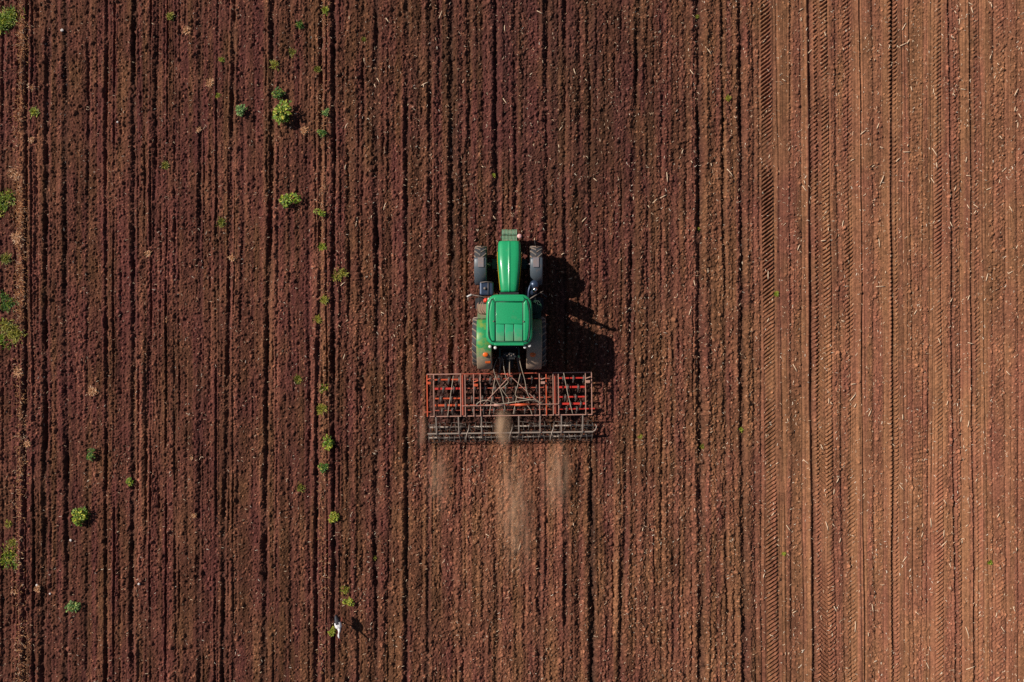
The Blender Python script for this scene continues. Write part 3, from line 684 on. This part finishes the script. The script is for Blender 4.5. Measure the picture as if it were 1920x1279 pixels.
for pts in ([(933, 672, 1.2), (927, 690, 1.25), (931, 706, 1.15), (937, 722, 1.0), (946, 736, .95), (954, 748, .92), (952, 757, .9)],
            [(944, 670, 1.3), (946, 690, 1.3), (950, 708, 1.2), (953, 716, 1.1), (940, 728, 1.0)],
            [(957, 668, 1.3), (956, 690, 1.25), (957, 702, 1.2)],
            [(974, 672, 1.2), (978, 690, 1.2), (984, 712, 1.1), (988, 735, 1.0), (996, 752, .92)],
            [(937, 724, 1.0), (943, 745, .95), (947, 768, .85)],
            [(976, 700, 1.1), (971, 722, 1.0), (967, 742, .9), (990, 748, 1.0), (1005, 752, .95), (1015, 757, .9)],
            [(893, 757, .92), (901, 751, 1.0), (915, 749, 1.05), (932, 756, .95), (950, 755, .95), (975, 751, 1.05), (1000, 749, 1.05), (1017, 756, .92)],
            [(969, 742, .9), (965, 762, .85), (962, 776, .82)], [(987, 758, .92), (994, 768, .86), (997, 778, .8)],
            [(851, 703, .82), (846, 735, .82), (839, 780, .8)], [(1057, 700, .82), (1064, 738, .82), (1073, 777, .8)], [(930, 702, .85), (924, 735, .9), (917, 778, .82)]):
    P_ = [Vector((hx(a), hy(b), z)) for a, b, z in pts]
    # smooth the hose with a Catmull-Rom pass
    Q = []
    for i in range(len(P_) - 1):
        p0, p1, p2, p3 = P_[max(0, i - 1)], P_[i], P_[i + 1], P_[min(len(P_) - 1, i + 2)]
        for k in range(5):
            t = k / 5; Q.append(.5 * ((2 * p1) + (p2 - p0) * t + (2 * p0 - 5 * p1 + 4 * p2 - p3) * t * t + (3 * p1 - p0 - 3 * p2 + p3) * t ** 3))
    Q.append(P_[-1])
    m = MB(); m.tube(Q, .015, 6); m.build('hydraulic_hose', M['hose'], hr_)
# rollers
for x0, x1 in ((800, 902), (902, 972), (972, 1052), (1052, 1113)):
    hbar('roller_beam', (hx(x0), hy(812.5), .50), (hx(x1) - .01, hy(812.5), .50), .06, M['roller'])
m = MB(); m.tube([(hx(1112), hy(812.5), .50), (hx(1117), hy(809), .5), (hx(1119), hy(803), .48), (hx(1117), hy(799), .44)], .022); m.build('end_hoop', M['roller'], hr_)
for px_ in (817, 859, 902, 972, 1012, 1052, 1092):
    m = MB(); m.bar((hx(px_), hy(780), ZF - .02), (hx(px_), hy(812), .545), .045, .07); m.bar((hx(px_), hy(812), .53), (hx(px_), hy(802), .25), .03, .05); m.bar((hx(px_), hy(812), .53), (hx(px_), hy(822), .25), .03, .05); m.build('roller_arm', M['roller'], hr_, .005)
def roller(x0, x1, py_, seed):
    rr, L_ = .185, hx(x1) - hx(x0); rg = random.Random(seed)
    e = empty('cage_roller', (hx(x0), hy(py_), .20)); e.parent = hr_
    m = MB(); m.tube([(0, 0, 0), (L_, 0, 0)], .035, 8); m.build('axle', M['roller'], e)
    m = MB(); nr = int(L_ / .20)
    for k in range(nr + 1):
        x = L_ * k / nr; tl = rg.uniform(-.05, .05)
        m.tube([(x + tl * math.cos(a), rr * math.cos(a), rr * math.sin(a)) for a in [j * math.pi / 10 for j in range(20)]], .013, 6, closed=True)
        for a in (.4 + k, 3.5 + k): m.tube([(x, 0, 0), (x, rr * math.cos(a), rr * math.sin(a))], .009, 5)
    m.build('ring', M['ring'], e)['kind'] = 'stuff'
    m = MB()
    for k in range(3):
        a0 = k * math.pi / 1.5 + seed
        m.tube([(L_ * j / 12, rr * math.cos(a0 + 2.2 * j / 12), rr * math.sin(a0 + 2.2 * j / 12)) for j in range(13)], .012, 5)
    m.build('spiral_bar', M['ring'], e)['kind'] = 'stuff'
for a, b in ((803, 872), (879, 954), (961, 1032), (1039, 1113)):
    roller(a, b, 802, a); roller(a - 2, b - 2, 822, b)
for px_ in (876, 958, 1036):
    m = MB(); m.tube([(hx(px_ + 2), hy(798), .40), (hx(px_ + 1), hy(806), .50), (hx(px_ - 2), hy(814), .54), (hx(px_ - 4), hy(822), .48), (hx(px_ - 4), hy(830), .36)], .02, 7); m.build('scraper_spring', M['roller'], hr_)

# ------------------------------------------------------------------ stork
import bmesh
def stork():
    P = at(640.5, 1162, 0); gzv = gz(P.x, P.y)
    # joints: name -> (x right, y forward, z up), radius pair ; the bird walks towards the bottom of the picture
    V = [((0, 0, .56), (.115, .10)),           # 0 body (root)
         ((0, -.12, .575), (.095, .075)), ((0, -.24, .57), (.05, .035)), ((0, -.33, .56), (.035, .014)),     # rump, tail
         ((0, .13, .585), (.085, .085)), ((.0, .20, .64), (.05, .05)), ((.0, .245, .74), (.034, .034)), ((.01, .27, .83), (.03, .03)), ((.012, .33, .88), (.042, .045)), ((.012, .385, .875), (.022, .022)), ((.012, .46, .86), (.012, .012)), ((.012, .56, .838), (.005, .005)),
         ((.055, .0, .45), (.035, .035)), ((.06, .05, .28), (.013, .013)), ((.06, .02, .04), (.011, .011)), ((.06, .10, .012), (.010, .008)),
         ((-.055, .0, .45), (.035, .035)), ((-.06, -.02, .28), (.013, .013)), ((-.06, -.10, .05), (.011, .011)), ((-.06, -.03, .012), (.010, .008))]
    E = [(0, 1), (1, 2), (2, 3), (0, 4), (4, 5), (5, 6), (6, 7), (7, 8), (8, 9), (9, 10), (10, 11), (0, 12), (12, 13), (13, 14), (14, 15), (0, 16), (16, 17), (17, 18), (18, 19)]
    me_ = bpy.data.meshes.new('stork'); me_.from_pydata([v for v, r in V], E, [])
    o = bpy.data.objects.new('stork', me_); C.objects.link(o)
    m = o.modifiers.new('skin', 'SKIN'); m.use_smooth_shade = True
    for i, (v, r) in enumerate(V): me_.skin_vertices[0].data[i].radius = r; me_.skin_vertices[0].data[i].use_root = (i == 0)
    s_ = o.modifiers.new('sub', 'SUBSURF'); s_.levels = s_.render_levels = 2
    dg = bpy.context.evaluated_depsgraph_get(); ev = o.evaluated_get(dg)
    nm = bpy.data.meshes.new_from_object(ev); o.modifiers.clear(); o.data = nm
    nm.materials.clear()
    for k in ('feather_white', 'feather_black', 'leg_red'): nm.materials.append(M[k])
    for p in nm.polygons:
        c = p.center; p.use_smooth = True
        p.material_index = 1 if (c.y < -.20 ) else 2 if (c.z < .40 or c.y > .40) else 0
    o.location = (P.x, P.y, gzv); o.rotation_euler = (0, 0, R(196))
    # folded wings: white coverts, black flight feathers over the tail
    for s2 in (-1, 1):
        w = MB(); secs = []
        for y, x0, x1, z in ((.12, .02, .09, .655), (.06, .008, .128, .675), (-.04, .004, .138, .675), (-.12, .003, .125, .665), (-.22, .002, .10, .64), (-.32, .002, .07, .61), (-.40, .004, .035, .585)):
            secs.append([(s2 * x0, y, z), (s2 * (x0 + x1) * .5, y, z - .003), (s2 * x1 * .9, y, z - .035), (s2 * x1, y, z - .10), (s2 * x1 * .93, y, z - .10), (s2 * x1 * .5, y, z - .03), (s2 * x0, y, z - .02), (s2 * x0, y, z)])
        w.loft(secs)
        wo = w.build('wing', [M['feather_white'], M['feather_black']], o)
        for p in wo.data.polygons: p.material_index = 1 if p.center.y < -.085 + .25 * max(0, .05 - abs(abs(p.center.x) - .055)) else 0
    return tag(o, 'white stork with black wing feathers walking over the soil', 'stork')
M['feather_white'] = paint('white_feathers', (.80, .77, .76), .8, dust=0., var=.05)
M['feather_black'] = paint('black_feathers', (.012, .012, .02), .6, dust=0.)
M['leg_red'] = paint('red_leg_skin', (.42, .09, .06), .6, dust=.1)
stork()

# ------------------------------------------------------------------ weeds
def leafy(r, seed, n=None, hgt=.85):
    """dome of folded leaves on short stems"""
    rg = random.Random(seed); m = MB(); n = n or int(60 + 500 * r)
    r *= 1.05
    lobes = [(rg.gauss(0, .36) * r, rg.gauss(0, .36) * r, rg.uniform(.22, .48) * r) for _ in range(7)]
    for k in range(n):
        lx, ly, lr = rg.choice(lobes); a = rg.uniform(0, 6.283); u = rg.random() ** .55; z = math.sqrt(max(0, 1 - u * u))
        p = Vector((lx + lr * u * math.cos(a), ly + lr * u * math.sin(a), max(.02, hgt * r * (.25 + .9 * z * rg.uniform(.45, 1.1)))))
        d = Vector((p.x * .8 / r + .6 * math.cos(a) + rg.uniform(-.4, .4), p.y * .8 / r + .6 * math.sin(a) + rg.uniform(-.4, .4), rg.uniform(-.25, .6))).normalized()
        ln = r * rg.uniform(.16, .32) + .02; wd = ln * rg.uniform(.22, .36)
        s_ = d.cross(Vector((0, 0, 1))).normalized() * wd; up = s_.cross(d).normalized()
        tip = p + d * ln - Vector((0, 0, ln * .2)); mid_ = p + d * ln * .5 - up * wd * .25
        m.add([p, mid_ + s_ * .95 + up * wd * .35, tip, mid_ - s_ * .95 + up * wd * .35, mid_], [(0, 1, 4), (1, 2, 4), (2, 3, 4), (3, 0, 4)], True)
    for lx, ly, lr in lobes: m.tube([(0, 0, -.03), (lx * .5, ly * .5, hgt * r * .3), (lx, ly, hgt * r * .6)], [.012, .009, .006], 5)
    return m
def grassy(r, seed, n=None, flat=.8, wide=1.):
    rg = random.Random(seed); m = MB(); n = n or int(50 + 260 * r)
    for k in range(n):
        a = rg.uniform(0, 6.283); j = int(rg.random() * (4 if r > .28 else 1)); b = Vector((rg.gauss(.5 * math.sin(seed * 2.1 + j * 1.9), .22) * r, rg.gauss(.45 * math.cos(seed * 1.3 + j * 2.3), .22) * r, -.01)); ln = r * (rg.uniform(.2, .62) if r > .28 else rg.uniform(.35, .95))
        el = rg.uniform(.3, 1.3); d = Vector((math.cos(a) * math.cos(el), math.sin(a) * math.cos(el), math.sin(el)))
        w = rg.uniform(.006, .014) * wide; s_ = Vector((-math.sin(a), math.cos(a), 0)) * w
        p1 = b + d * ln * .5; p2 = b + d * ln * .85 - Vector((0, 0, ln * .12)); p3 = b + d * ln * 1.1 - Vector((0, 0, ln * .34 * flat))
        if p3.z < .01: p3.z = .01
        m.add([b - s_, b + s_, p1 + s_, p1 - s_, p2 + s_ * .7, p2 - s_ * .7, p3], [(0, 1, 2, 3), (3, 2, 4, 5), (5, 4, 6)], True)
    return m
GW = 'weeds growing on the ploughed field'
GD = 'withered grass tufts on the ploughed field'
WEEDS = [  # px, py, radius px, kind, material, name, label
    (535, 217, 21, 'l', 'leaf', 'leafy_weed', 'largest round bright green leafy weed, right of the blue-green one'),
    (542, 378, 15, 'l', 'leaf', 'leafy_weed', 'round green leafy weed alone midway between field top and tractor nose'),
    (524, 179, 11, 'l', 'leaf_dark', 'leafy_weed', 'small dark green weed with yellow tip just above the largest leafy weed'),
    (452, 212, 12, 'l', 'leaf_blue', 'leafy_weed', 'pale blue-green leafy weed standing left of the largest leafy weed'),
    (153, 965, 18, 'l', 'leaf', 'leafy_weed', 'yellow-tipped round leafy weed, biggest in the lower left of the field'),
    (172, 853, 10, 'l', 'leaf_dark', 'leafy_weed', 'small dark green weed above the yellow-tipped round weed'),
    (246, 903, 8, 'l', 'leaf', 'leafy_weed', 'tiny bright green weed in a dark furrow right of the yellow-tipped weed'),
    (140, 1138, 11, 'l', 'leaf_blue', 'leafy_weed', 'sparse bluish weed below the yellow-tipped round weed'),
    (14, 40, 24, 'g', 'leaf', 'grass_clump', 'big bright green grass clump in the upper left corner'),
    (62, 216, 10, 'g', 'leaf_lime', 'grass_clump', 'small lime green grass clump below the upper left corner clump'),
    (6, 378, 23, 'g', 'leaf', 'grass_clump', 'green grass clump cut by the left photo edge beside dry stubble'),
    (14, 566, 18, 'g', 'leaf_dark', 'grass_clump', 'dark green grass clump at the left edge just above a yellow one'),
    (20, 618, 22, 'g', 'leaf_yellow', 'grass_clump', 'large yellowing grass clump at the left edge'),
    (6, 640, 15, 'g', 'leaf', 'grass_clump', 'green grass clump tucked under the large yellowing clump at left edge'),
    (20, 1050, 19, 'g', 'leaf', 'grass_clump', 'flat green grass clump at the lower left edge casting a dark shadow'),
    (20, 1022, 13, 'g', 'leaf_yellow', 'grass_clump', 'pale yellow grass clump right above the flat green clump at lower left'),
    (20, 980, 8, 'g', 'leaf_yellow', 'grass_clump', 'tiny straw yellow clump, upper one of the lower left edge'),
    (12, 480, 12, 'g', 'leaf_olive', 'grass_clump', 'thin olive grass clump near the left edge beside withered orange stubble'),
    (611, 214, 8, 'l', 'leaf_blue', 'leafy_weed', 'small blue-green weed on the stubble row level with the largest weed'),
    (607, 253, 8, 'l', 'leaf_dark', 'leafy_weed', 'small dark weed on the stubble row below the blue-green one'),
    (604, 400, 8, 'l', 'leaf', 'leafy_weed', 'small green weed on the stubble row level with the lone round weed'),
    (545, 95, 9, 'g', 'leaf_olive', 'grass_clump', 'dull olive clump near the top, above the largest leafy weed'),
    (567, 45, 8, 'g', 'leaf_dark', 'grass_clump', 'small dark clump close to the top photo edge left of the stubble row'),
    (515, 124, 9, 'g', 'leaf_yellow', 'grass_clump', 'small yellowed clump between the dull olive clump and the dark weed'),
    (413, 114, 6, 'g', 'leaf_lime', 'grass_clump', 'tiny lime clump beside a big withered tan tuft, the upper of two'),
    (412, 180, 6, 'g', 'leaf_lime', 'grass_clump', 'tiny lime clump below the big withered tan tuft, the lower of two'),
    (610, 16, 8, 'g', 'leaf_lime', 'grass_clump', 'lime clump on the stubble row at the top photo edge'),
    (318, 30, 8, 'g', 'leaf_yellow', 'grass_clump', 'tiny yellow-green clump at the top edge left of the withered tuft'),
    (598, 132, 7, 'g', 'leaf_olive', 'grass_clump', 'tiny olive clump on the upper stubble row'),
    (415, 422, 10, 'g', 'leaf_olive', 'grass_clump', 'olive grass sprig left of the lone round weed'),
    (307, 310, 9, 'g', 'leaf_olive', 'grass_clump', 'olive grass sprig alone in a furrow left of the sprig by the round weed'),
    (638, 514, 13, 'g', 'leaf_yellow', 'grass_clump', 'loose yellow grass clump on the stubble row level with the front wheels'),
    (604, 462, 8, 'g', 'leaf_lime', 'grass_clump', 'small lime clump on the stubble row above the loose yellow clump'),
    (606, 566, 9, 'g', 'leaf_yellow', 'grass_clump', 'yellow clump on the stubble row, level with the exhaust of the tractor'),
    (600, 603, 9, 'g', 'leaf_yellow', 'grass_clump', 'yellow clump on the stubble row, level with the cab roof centre'),
    (558, 710, 10, 'g', 'leaf_olive', 'grass_clump', 'olive clump left of the stubble row level with the harrow front'),
    (604, 724, 10, 'g', 'leaf', 'grass_clump', 'fresh green clump on the stubble row level with the harrow tines'),
    (611, 765, 12, 'g', 'leaf_yellow', 'grass_clump', 'dry yellow clump on the stubble row level with the rear harrow beam'),
    (617, 832, 13, 'l', 'leaf', 'leafy_weed', 'bright green weed on the stubble row level with the harrow rollers'),
    (607, 875, 10, 'l', 'leaf_dark', 'leafy_weed', 'dark green weed on the stubble row just below the bright green one'),
    (627, 970, 11, 'l', 'leaf_lime', 'leafy_weed', 'lime yellow leafy weed leaning beside the stubble row below the dark weed'),
    (562, 910, 9, 'g', 'leaf_olive', 'grass_clump', 'thin olive sprig left of the stubble row below the rollers'),
    (657, 1128, 10, 'l', 'leaf_lime', 'leafy_weed', 'yellow-green leafy weed just above the stork'),
    (624, 1181, 8, 'l', 'leaf_lime', 'leafy_weed', 'small lime weed touching the stork on its left'),
    (645, 1108, 9, 'g', 'leaf_yellow', 'grass_clump', 'wispy dry yellow clump farthest above the stork'),
    (1308, 428, 6, 'g', 'leaf_yellow', 'grass_clump', 'tiny yellow sprig in the dark furrow right of the tractor nose'),
    (1458, 549, 8, 'g', 'leaf_lime', 'grass_clump', 'lime sprig on the tan strip level with the tractor'),
    (1364, 185, 9, 'g', 'leaf_yellow', 'grass_clump', 'pale yellow sprig near the top left of the tan strip'),
    (1388, 808, 7, 'g', 'leaf_lime', 'grass_clump', 'tiny lime sprig beside the tan strip level with the rollers'),
    (1320, 838, 7, 'g', 'leaf_olive', 'grass_clump', 'tiny olive sprig in the dark furrow level with the rollers'),
    (1199, 816, 7, 'g', 'leaf_yellow', 'grass_clump', 'tiny yellow sprig just right of the harrow rollers'),
    (1468, 1037, 6, 'g', 'leaf_lime', 'grass_clump', 'tiny lime sprig on the lower left of the tan strip'),
    (1858, 1056, 7, 'g', 'leaf', 'grass_clump', 'tiny green sprig on the tan strip near the lower right corner'),
    (925, 331, 6, 'g', 'leaf_lime', 'grass_clump', 'tiny lime sprig ahead of the tractor nose'),
    (680, 73, 6, 'g', 'leaf_olive', 'grass_clump', 'tiny olive sprig near the top edge right of the stubble row'),
    (1310, 28, 6, 'g', 'leaf_yellow', 'grass_clump', 'tiny yellow sprig in the dark furrow at the top edge'),
    (700, 1046, 7, 'g', 'leaf_olive', 'grass_clump', 'tiny olive sprig upper right of the stork'),
]
for k, (px_, py_, r, kind, mt, nm, lb) in enumerate(WEEDS):
    p = at(px_, py_); rm = r / PXM
    m = leafy(rm, k + 10) if kind == 'l' else grassy(rm * (1.1 if px_ < 700 else .75), k + 10, n=int(110 + 600 * rm), wide=1.0)
    o = m.build(nm, M[mt], recalc=False); o.location = (p.x, p.y, gz(p.x, p.y) - .01)
    tag(o, lb, 'weed', GW)
DRY = [(345, 62, 12, 'withered pinkish tan tuft near the top edge'), (398, 156, 13, 'big withered tan tuft left of the dark weed'), (62, 160, 10, 'withered pinkish tuft right of the orange stubble strip'), (57, 263, 8, 'small withered orange tuft below the lime clump at upper left'),
       (281, 478, 9, 'pale withered tuft left of the olive sprig'), (437, 487, 9, 'withered orange tuft left of the loose yellow clump'), (310, 600, 9, 'withered tan tuft alone level with the cab roof'), (178, 729, 12, 'pale pinkish withered tuft left of the harrow'),
       (36, 445, 15, 'large withered tan tuft on the orange stubble strip'), (370, 245, 7, 'tiny withered tuft below the big tan one'), (38, 700, 12, 'withered orange tuft below the large yellowing clump'), (55, 830, 9, 'withered tan tuft at the left edge level with the rollers'),
       (28, 325, 16, 'big withered orange tuft at the left edge above a cut-off green clump'), (28, 1110, 10, 'withered orange tuft under the flat green clump'), (360, 860, 7, 'tiny pale withered tuft right of the dark weed'), (362, 968, 7, 'tiny withered orange tuft right of the yellow-tipped weed'),
       (75, 1100, 9, 'withered pale tuft right of the orange one at lower left'), (572, 242, 10, 'withered tan tuft right below the largest leafy weed')]
for k, (px_, py_, r, lb) in enumerate(DRY):
    p = at(px_, py_); rm = r / PXM
    o = grassy(rm * .86, 300 + k, n=int(60 + 420 * rm), flat=1., wide=1.1).build('dry_tuft', M['leaf_dry'], recalc=False); o.location = (p.x, p.y, gz(p.x, p.y) - .01)
    tag(o, lb, 'dry grass', GD)

# stubble rows and litter: nobody could count these
def blades(name, spots, mat_, lo, hi, w, label, flat=1.2):
    m = MB(); rg = random.Random(len(spots))
    for px_, py_ in spots:
        p = at(px_, py_); z = gz(p.x, p.y); a = rg.uniform(0, 6.283); ln = rg.uniform(lo, hi); el = rg.uniform(0, .7) / flat; ww = rg.uniform(.6, 1.3) * w
        d = Vector((math.cos(a) * math.cos(el), math.sin(a) * math.cos(el), math.sin(el))); s_ = Vector((-math.sin(a), math.cos(a), 0)) * ww
        b = Vector((p.x, p.y, z + .005)); t_ = b + d * ln; mm2 = b + d * ln * .5 + Vector((0, 0, ww * 1.2)) + s_ * rg.uniform(-2, 2)
        up = Vector((0, 0, ww * 1.2))
        m.add([b - s_, b + s_, b + up, mm2 - s_, mm2 + s_, mm2 + up, t_ - s_ * .6, t_ + s_ * .6, t_ + up * .6], [(0, 3, 5, 2), (1, 2, 5, 4), (3, 6, 8, 5), (4, 5, 8, 7), (0, 2, 1), (6, 7, 8), (0, 1, 4, 3), (3, 4, 7, 6)], False)
    o = m.build(name, mat_, recalc=False); tag(o, label, 'litter', kind='stuff'); return o
rg = random.Random(3)
sp_ = []
for k in range(6500):
    y = rg.uniform(-20, 1300); dens = .5 + .5 * math.sin(y / 37.) * math.sin(y / 91. + 1)
    if y > 620: dens *= .45
    if rg.random() < dens: sp_.append((38 + rg.gauss(0, 6) + 4 * math.sin(y / 60), y))
blades('dry_stubble', sp_, M['leaf_dry'], .05, .17, .010, 'strip of withered orange stubble along the left edge of the field')
sp_ = []
for k in range(1500):
    y = rg.uniform(-20, 1300); dens = .4 + .6 * math.sin(y / 45.) * math.sin(y / 71. + 2)
    if rg.random() < dens: sp_.append((605 + rg.gauss(0, 5) + 3 * math.sin(y / 40), y))
blades('dry_stubble', sp_, M['leaf_dry'], .04, .13, .007, 'thin strip of withered stubble left of the tractor lane')
sp_ = []
for k in range(15000):
    x = rg.uniform(-30, 1950); y = rg.uniform(-20, 1300)
    d_ = .42 if x < 600 else .62 if x < 1150 else .9
    if 795 < x < 1125 and 690 < y < 835: continue
    if rg.random() < d_: sp_.append((x, y))
blades('straw_litter', sp_, M['straw'], .02, .12, .0085, 'chopped straw bits strewn thinly over the whole soil', flat=4)

SB = []
for k in range(4):
    m = MB(); r2 = random.Random(k); ln = (.26, .34, .42, .30)[k]; bend = (.0, .008, -.006, .014)[k]
    m.tube([(-ln / 2, 0, .015), (-ln / 6, bend * .6, .022), (ln / 6, bend * .55, .022), (ln / 2, -bend * .4, .015)], [.013, .016, .015, .012], 6)
    SB.append(m.build('straw_stalk', M['straw']))
STR = [(683, 113), (797, 158), (826, 28), (655, 33), (1448, 963), (1478, 990), (1550, 986), (1563, 984), (1600, 1005), (1730, 985), (1745, 980), (1770, 1000), (1805, 1010), (1812, 985), (1508, 342), (1683, 300), (1690, 340), (1700, 285), (1752, 286),
       (1800, 355), (1810, 300), (1883, 318), (1553, 752), (1558, 756), (1540, 838), (1600, 720), (1598, 745), (1477, 788), (1692, 782), (1630, 775), (1490, 690), (1703, 78), (1785, 72), (1695, 50), (1858, 10), (1822, 20), (1708, 167), (1820, 150),
       (1908, 235), (1865, 145), (1910, 92), (738, 1050), (974, 1025), (1075, 982), (787, 893), (915, 1003), (765, 195), (650, 236), (740, 630), (1296, 305), (1250, 333), (1378, 1030), (1205, 992), (1440, 600), (1520, 95), (1580, 420), (1640, 520), (1850, 520), (1760, 640), (1890, 700), (1640, 1120), (1560, 1190), (1720, 1150), (1880, 1180), (1830, 900)]
STR += [(rg.uniform(1430, 1915), rg.uniform(5, 1275)) for k in range(110)] + [(rg.uniform(640, 1400), rg.uniform(5, 690)) for k in range(45)]
for k, (px_, py_) in enumerate(STR):
    p = at(px_, py_); o = SB[k] if k < 4 else SB[k % 4].copy()
    if k >= 4: C.objects.link(o)
    o.location = (p.x, p.y, gz(p.x, p.y) + .012); o.rotation_euler = (0, 0, rg.gauss(1.57, .75)); o.scale = (rg.uniform(.35, 1.0), 1, 1)
    tag(o, 'loose pale straw stalk lying on the bare soil', 'straw', 'loose pale straw stalks on the soil')
def stone(seed, r):
    rg2 = random.Random(seed); b = bmesh.new(); bmesh.ops.create_icosphere(b, subdivisions=2, radius=r)
    for v in b.verts: v.co *= rg2.uniform(.8, 1.15); v.co.z *= .6
    me_ = bpy.data.meshes.new('stone'); b.to_mesh(me_); b.free(); me_.materials.append(M['stone'])
    o = bpy.data.objects.new('stone', me_); C.objects.link(o); return o
M['stone'] = paint('pale_stone', (.62, .56, .52), .9, dust=.1)
for k, (px_, py_, r, lb) in enumerate(((133, 1013, .05, 'white stone just below the yellow-tipped round weed'), (262, 1094, .05, 'white stone in the lower left beside a dark furrow'), (70, 1097, .055, 'white stone right of a withered orange tuft at lower left'), (118, 58, .06, 'pale stone near the upper left corner'), (94, 1113, .04, 'small pale stone lowest in the lower left of the field'), (222, 230, .04, 'small pale stone left of the blue-green weed'))):
    p = at(px_, py_); o = stone(k, r); o.location = (p.x, p.y, gz(p.x, p.y) + .02); tag(o, lb, 'stone', 'pale stones on the soil')

# ------------------------------------------------------------------ dust thrown up by the harrow
def dust(px0, py0, px1, py1, w, hgt, dens, label, seed):
    a, b = at(px0, py0, hgt * .4), at(px1, py1, hgt * .4); c = (a + b) / 2; L_ = (b - a).length / 2
    bm = bmesh.new(); bmesh.ops.create_icosphere(bm, subdivisions=3, radius=1)
    me_ = bpy.data.meshes.new('dust_plume'); bm.to_mesh(me_); bm.free()
    o = bpy.data.objects.new('dust_plume', me_); C.objects.link(o)
    o.location = (c.x, c.y, hgt * .45 + .03); o.scale = (w / 2, L_, hgt * .55); d = b - a; o.rotation_euler = (0, 0, math.atan2(d.y, d.x) - math.pi / 2)
    m = bpy.data.materials.new('dust'); m.use_nodes = True; t = m.node_tree; t.nodes.clear()
    out = t.nodes.new('ShaderNodeOutputMaterial'); pv = t.nodes.new('ShaderNodeVolumePrincipled'); t.links.new(pv.outputs[0], out.inputs['Volume'])
    pv.inputs['Color'].default_value = (1., .71, .49, 1); pv.inputs['Anisotropy'].default_value = .1
    tc = t.nodes.new('ShaderNodeTexCoord'); ln = t.nodes.new('ShaderNodeVectorMath'); ln.operation = 'LENGTH'; t.links.new(tc.outputs['Object'], ln.inputs[0])
    f0 = ramp(t, ln.outputs['Value'], .0, 1., 1., 0.)
    fp = t.nodes.new('ShaderNodeMath'); fp.operation = 'POWER'; fp.inputs[1].default_value = 1.7; t.links.new(f0, fp.inputs[0]); fall = fp.outputs[0]
    sc = t.nodes.new('ShaderNodeVectorMath'); sc.operation = 'MULTIPLY'; sc.inputs[1].default_value = (w / 2 * 1.5, L_ * .55, hgt); t.links.new(tc.outputs['Object'], sc.inputs[0])
    of = t.nodes.new('ShaderNodeVectorMath'); of.operation = 'ADD'; of.inputs[1].default_value = (seed * 3.1, 0, 0); t.links.new(sc.outputs[0], of.inputs[0])
    n_ = noise(t, 2.6, 4, .62, of.outputs[0]); nn = ramp(t, n_.outputs['Fac'], .42, .68, .04, 1.25)
    mu = t.nodes.new('ShaderNodeMath'); mu.operation = 'MULTIPLY'; t.links.new(fall, mu.inputs[0]); t.links.new(nn, mu.inputs[1])
    m2 = t.nodes.new('ShaderNodeMath'); m2.operation = 'MULTIPLY'; m2.inputs[1].default_value = dens; t.links.new(mu.outputs[0], m2.inputs[0])
    t.links.new(m2.outputs[0], pv.inputs['Density'])
    me_.materials.append(m)
    return tag(o, label, 'dust', 'dust thrown up by the harrow', 'stuff')
dust(941, 750, 945, 846, .85, 1.0, 14.0, 'dense pale dust puff over the centre of the harrow', 1)
dust(957, 800, 974, 1110, 1.9, .8, 3.6, 'long tan dust plume trailing behind the harrow centre', 2)
dust(1047, 800, 1040, 985, 1.5, .7, 4.2, 'short tan dust plume behind the right half of the rollers', 3)
dust(818, 812, 823, 985, 1.4, .6, 2.6, 'faint dust plume behind the left half of the rollers', 4)
dust(794, 760, 788, 850, .6, .6, 3.0, 'wispy dust puff beside the left end of the rollers', 5)

# ------------------------------------------------------------------ light, sky, camera
SUN_EL = R(39.5); sd = Vector((152, -66)).normalized()        # where shadows fall on the ground
W = bpy.data.worlds.new('World'); S.world = W; W.use_nodes = True
t = W.node_tree; t.nodes.clear()
o_ = t.nodes.new('ShaderNodeOutputWorld'); bg = t.nodes.new('ShaderNodeBackground'); sk = t.nodes.new('ShaderNodeTexSky')
sk.sky_type = 'NISHITA'; sk.sun_disc = False; sk.sun_elevation = SUN_EL; sk.sun_rotation = math.atan2(-sd.x, -sd.y)
bg.inputs[1].default_value = .05; t.links.new(sk.outputs[0], bg.inputs[0]); t.links.new(bg.outputs[0], o_.inputs[0])
sl = bpy.data.lights.new('sun', 'SUN'); sl.energy = 5.0; sl.angle = R(.5); sl.color = (1, .93, .84)
so = bpy.data.objects.new('sun', sl); C.objects.link(so); so.location = (0, 0, 40)
dirv = Vector((sd.x * math.cos(SUN_EL), sd.y * math.cos(SUN_EL), -math.sin(SUN_EL)))
so.rotation_euler = dirv.to_track_quat('-Z', 'Y').to_euler()

cam = bpy.data.cameras.new('camera'); cam.sensor_width = 36; cam.lens = F / 1920 * 36; cam.clip_end = 3000; cam.clip_start = .5
co_ = bpy.data.objects.new('camera', cam); C.objects.link(co_); co_.location = (0, 0, H); S.camera = co_
S.view_settings.view_transform = 'Standard'; S.view_settings.look = 'None'; S.view_settings.gamma = 1.; S.view_settings.exposure = 0.
S.render.film_transparent = False
S.cycles.max_bounces = 5; S.cycles.volume_bounces = 1
S.cycles.use_denoising = False
